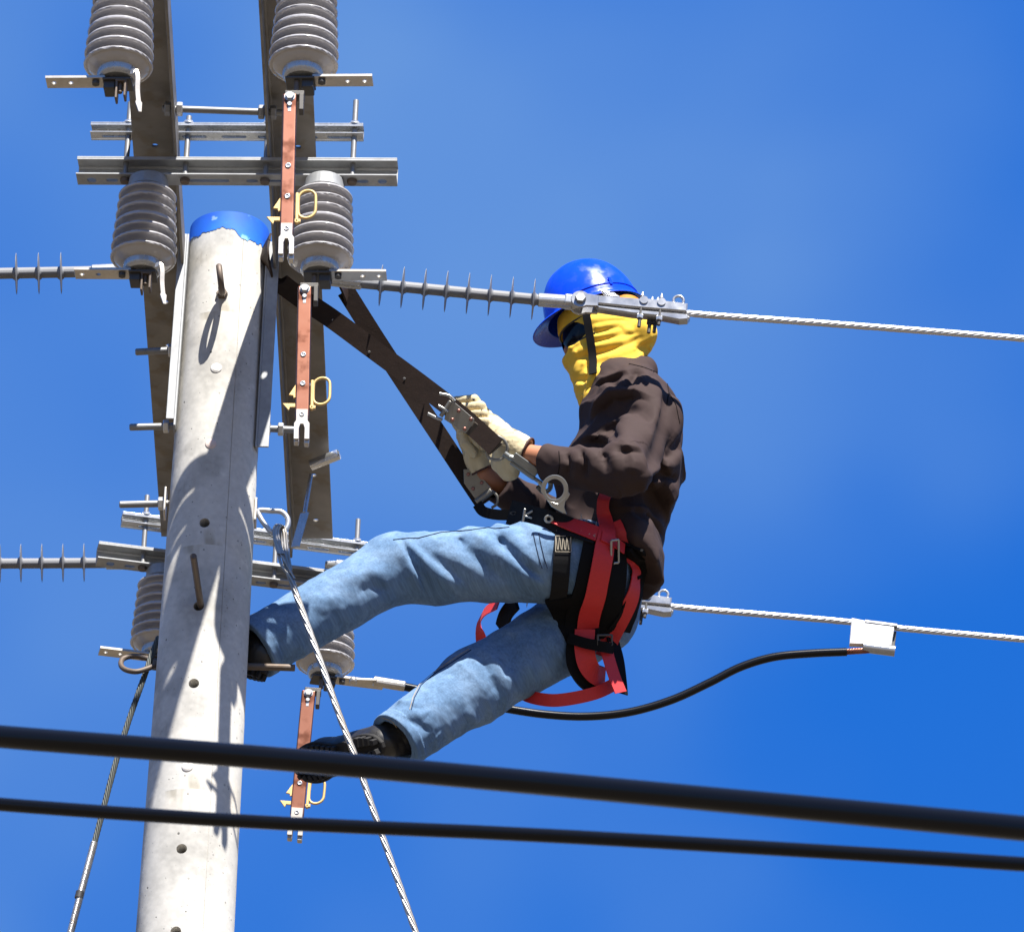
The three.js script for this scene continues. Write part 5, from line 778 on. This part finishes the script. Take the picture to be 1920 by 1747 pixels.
// ───────────────────────── positioning strap ─────────────────────────
{
  const t = thing('positioning_strap', 'dark leather positioning strap from the right crossarm to the lineman’s waist', 'strap', U(700, 655, -0.1));
  const tStrap = tex(256, (u, v) => { const n = pn(u, v, 8, 5, 401), s = ss(0.6, 0.8, pn(u, v, 20, 3, 403)); return 0.72 + 0.28 * n + 0.12 * s; });
  const mLeather = P({ color: lin(0.026, 0.016, 0.012), specularIntensity: 0.35, roughness: 0.6, map: rep(tStrap, 4), bumpMap: rep(tStrap, 8), bumpScale: 0.0008 }), mLeatherPale = P({ color: lin(0.062, 0.05, 0.038), specularIntensity: 0.35, roughness: 0.7, map: rep(tStrap, 4) });
  const lz = 0.02, ap = armPt(armR, lz), xl = ap.x, xr = ap.x + 0.128, tv = p => toView(p);
  const near = [U(930, 838, -0.042), U(870, 784, -0.046), U(800, 729, -0.055), U(700, 655, -0.064), U(620, 596, -0.065), U(560, 556, -0.05), U(524, 528, -0.01), U(505, 505, 0.055), U(495, 480, 0.078), U(497, 462, 0.07)];
  part(t, 'near_strap', ribbon(near, near.map((p, i) => i < 6 ? tv(p) : i === 6 ? V(-0.4, -0.3, 0.85) : V(-0.9, -0.05, 0.42)), 0.056, 0.006, 110), mLeather, 'near run of the leather strap');
  const over = [U(497, 464, 0.07), U(499, 455, 0.06), V(xl - 0.014, Yc + ARMH * 0.9, lz + 0.02), V(xl - 0.006, Yc + ARMH + 0.012, lz + 0.01), V(xl + 0.03, Yc + ARMH + 0.012, lz), V(xr - 0.02, Yc + ARMH + 0.012, lz - 0.01), V(xr + 0.012, Yc + ARMH - 0.005, lz - 0.03), U(652, 552, -0.14)];
  part(t, 'turn_over_arm', ribbon(over, [V(-0.9, 0.1, 0.4), V(-0.9, 0.3, 0.3), V(-0.9, 0.4, 0.1), V(-0.6, 0.8, 0), V(0, 1, 0), V(0.2, 1, 0.1), V(0.8, 0.6, 0.4), V(0.3, 0.1, 0.9)], 0.06, 0.006, 50), mLeather);
  const far = [U(648, 545, -0.135), U(700, 628, -0.18), U(760, 720, -0.23), U(830, 826, -0.27), U(880, 902, -0.30), U(908, 944, -0.31)];
  part(t, 'far_strap', ribbon(far, far.map(tv), 0.052, 0.006, 60), mLeather, 'far run of the leather strap');
  // punched holes read as small dark studs along the near run
  for (const [x, y] of [[624, 600], [692, 660], [758, 710]]) { const p = U(x, y, x < 640 ? -0.0665 : -0.0655 + (x - 690) * 0.0001), n = tv(p); part(t, 'rivet', cyl(p.clone().addScaledVector(n, -0.003), p.clone().addScaledVector(n, 0.0035), 0.0042, 0.0032, 12), mBolt); }
  for (const [x, y, rz] of [[668, 580, -0.156], [742, 692, -0.2205]]) { const p = U(x, y, rz), n = tv(p); part(t, 'rivet', cyl(p.clone().addScaledVector(n, -0.003), p.clone().addScaledVector(n, 0.0045), 0.0036, 0.003, 12), mBolt); }
  // near buckle
  const zz = -0.032; let [m, q] = camFrame(862, 784, zz); const put = g => g.applyMatrix4(m), poly = (pts, h, th, bev = 0.0012) => put(plate(pxPoly(pts, 862, 784, q), h, th, bev)), X = (x, y, z = 0) => V((x - 862) * q, -(y - 784) * q, z);
  const mHW = M({ color: lin(0.30, 0.29, 0.26), metalness: 0.6, roughness: 0.4, map: tGalv }), mRivet = M({ color: lin(0.30, 0.14, 0.11), metalness: 0.65, roughness: 0.3 });
  const bk = part(t, 'buckle_plate', poly([[838, 762], [850, 752], [889, 785], [889, 792], [876, 811], [870, 811], [833, 786]], [], 0.006), mHW, 'steel buckle plate with four rivets');
  for (const [x, y] of [[860, 770], [848, 787], [883, 786], [871, 804]]) part(bk, 'rivet', put(new THREE.SphereGeometry(0.0056, 14, 10).scale(1, 1, 0.7).translate(...X(x, y, 0.004).toArray())), mRivet);
  part(bk, 'hinge_bar', [rod(X(845, 752, 0.002), X(826, 781, 0.002), 0.0062)].map(put), mHW);
  part(bk, 'frame', [tube([X(824, 738, -0.004), X(842, 742, -0.002), X(853, 752, 0)], 0.0045, 20, 8), tube([X(802, 775, -0.004), X(818, 783, -0.003), X(829, 787, 0)], 0.0045, 20, 8), tube([X(822, 760, 0.002), X(832, 766, 0.006), X(840, 772, 0.004)], 0.0036, 16, 8)].map(put), mSteelHW);
  part(t, 'end_strap', poly([[890, 790], [943, 832], [920, 852], [873, 812]], [], 0.009, 0.002), mLeatherPale, 'paler doubled end of the strap');
  // rounded ring, snap hook
  part(t, 'rectangular_ring', put(tube([X(930, 816), X(944, 824), X(951, 836), X(950, 848), X(940, 860), X(928, 862), X(917, 858), X(913, 848)].map(v => v.add(V(0, 0, -0.006))), 0.0042, 60, 8)), mHW);
  const hk = part(t, 'snap_hook', [rod(X(945, 850), X(957, 858), 0.009), rod(X(953, 857), X(966, 860), 0.0095), rbox(56 * q, 17 * q, 0.014, 0.003).rotateZ(-0.62).translate(...X(985, 871, 0.002).toArray()), rod(X(958, 866, -0.004), X(1002, 897, -0.004), 0.0072), rod(X(1002, 897, -0.004), X(1016, 906, -0.002), 0.0055), tube([X(1004, 882, 0.002), X(1022, 893, 0.004), X(1032, 905, 0.0), X(1030, 918, -0.012), X(1018, 922, -0.02), X(1008, 912, -0.012)], 0.0066, 50, 10)].map(put), M({ color: lin(0.26, 0.27, 0.26), metalness: 0.65, roughness: 0.38, map: tGalv }), 'steel snap hook');
  part(hk, 'gate', [rod(X(1008, 901, 0.004), X(1024, 922, 0.002), 0.0045), rbox(0.016, 0.006, 0.006, 0.002).rotateZ(-0.8).translate(...X(1014, 905, 0.004).toArray())].map(put), mSteelHW);
  // far end plate and barrel
  [m, q] = camFrame(900, 912, -0.29); const Y = (x, y, z = 0) => V((x - 900) * q, -(y - 912) * q, z), pt2 = g => g.applyMatrix4(m);
  const fp = part(t, 'end_plate', pt2(plate(pxPoly([[869, 880], [890, 878], [921, 915], [917, 922], [896, 938], [890, 934], [870, 906]], 900, 912, q), [], 0.005, 0.0012)), mHW, 'steel end plate on the far run');
  for (const [x, y] of [[903, 905], [887, 916], [878, 889]]) part(fp, 'rivet', pt2(new THREE.SphereGeometry(0.0056, 14, 10).scale(1, 1, 0.7).translate(...Y(x, y, 0.003).toArray())), mRivet);
  part(fp, 'barrel', pt2(rod(Y(922, 920, 0.002), Y(893, 942, 0.002), 0.011)), mHW);
  part(fp, 'far_ring', pt2(tube([Y(922, 920), Y(932, 930, 0.004), Y(932, 944, 0.004), Y(922, 952)], 0.004, 30, 8)), mHW);
  const kl = [[895, 945], [905, 958], [925, 964], [960, 966]].map(([x, y]) => U(x, y, -0.30)); part(t, 'waist_tab', ribbon(kl, kl.map(tv), 0.03, 0.005, 24), mBlackWeb);
}

// alike things share a group
const groups = { crossarm: 'steel crossarms either side of the pole', disconnect_switch: 'open disconnect switches along the crossarms', clamp_strut: 'clamp struts over the crossarms', pole_bracket: 'angles on the flanks of the pole top', through_bolt: 'bolts through the pole top', step_pin: 'step pins in the pole', guy_eye: 'guy eyes on the pole', guy_wire: 'guy wires from the pole', strain_insulator: 'polymer strain insulators', dead_end_clamp: 'dead end clamps', conductor: 'line conductors', overhead_cable: 'black cables across the foreground' };
for (const o of scene.children) { const k = o.name.replace(/_\d{3}$/, ''); if (groups[k]) o.userData.group = groups[k]; }
renderer.render(scene, camera);
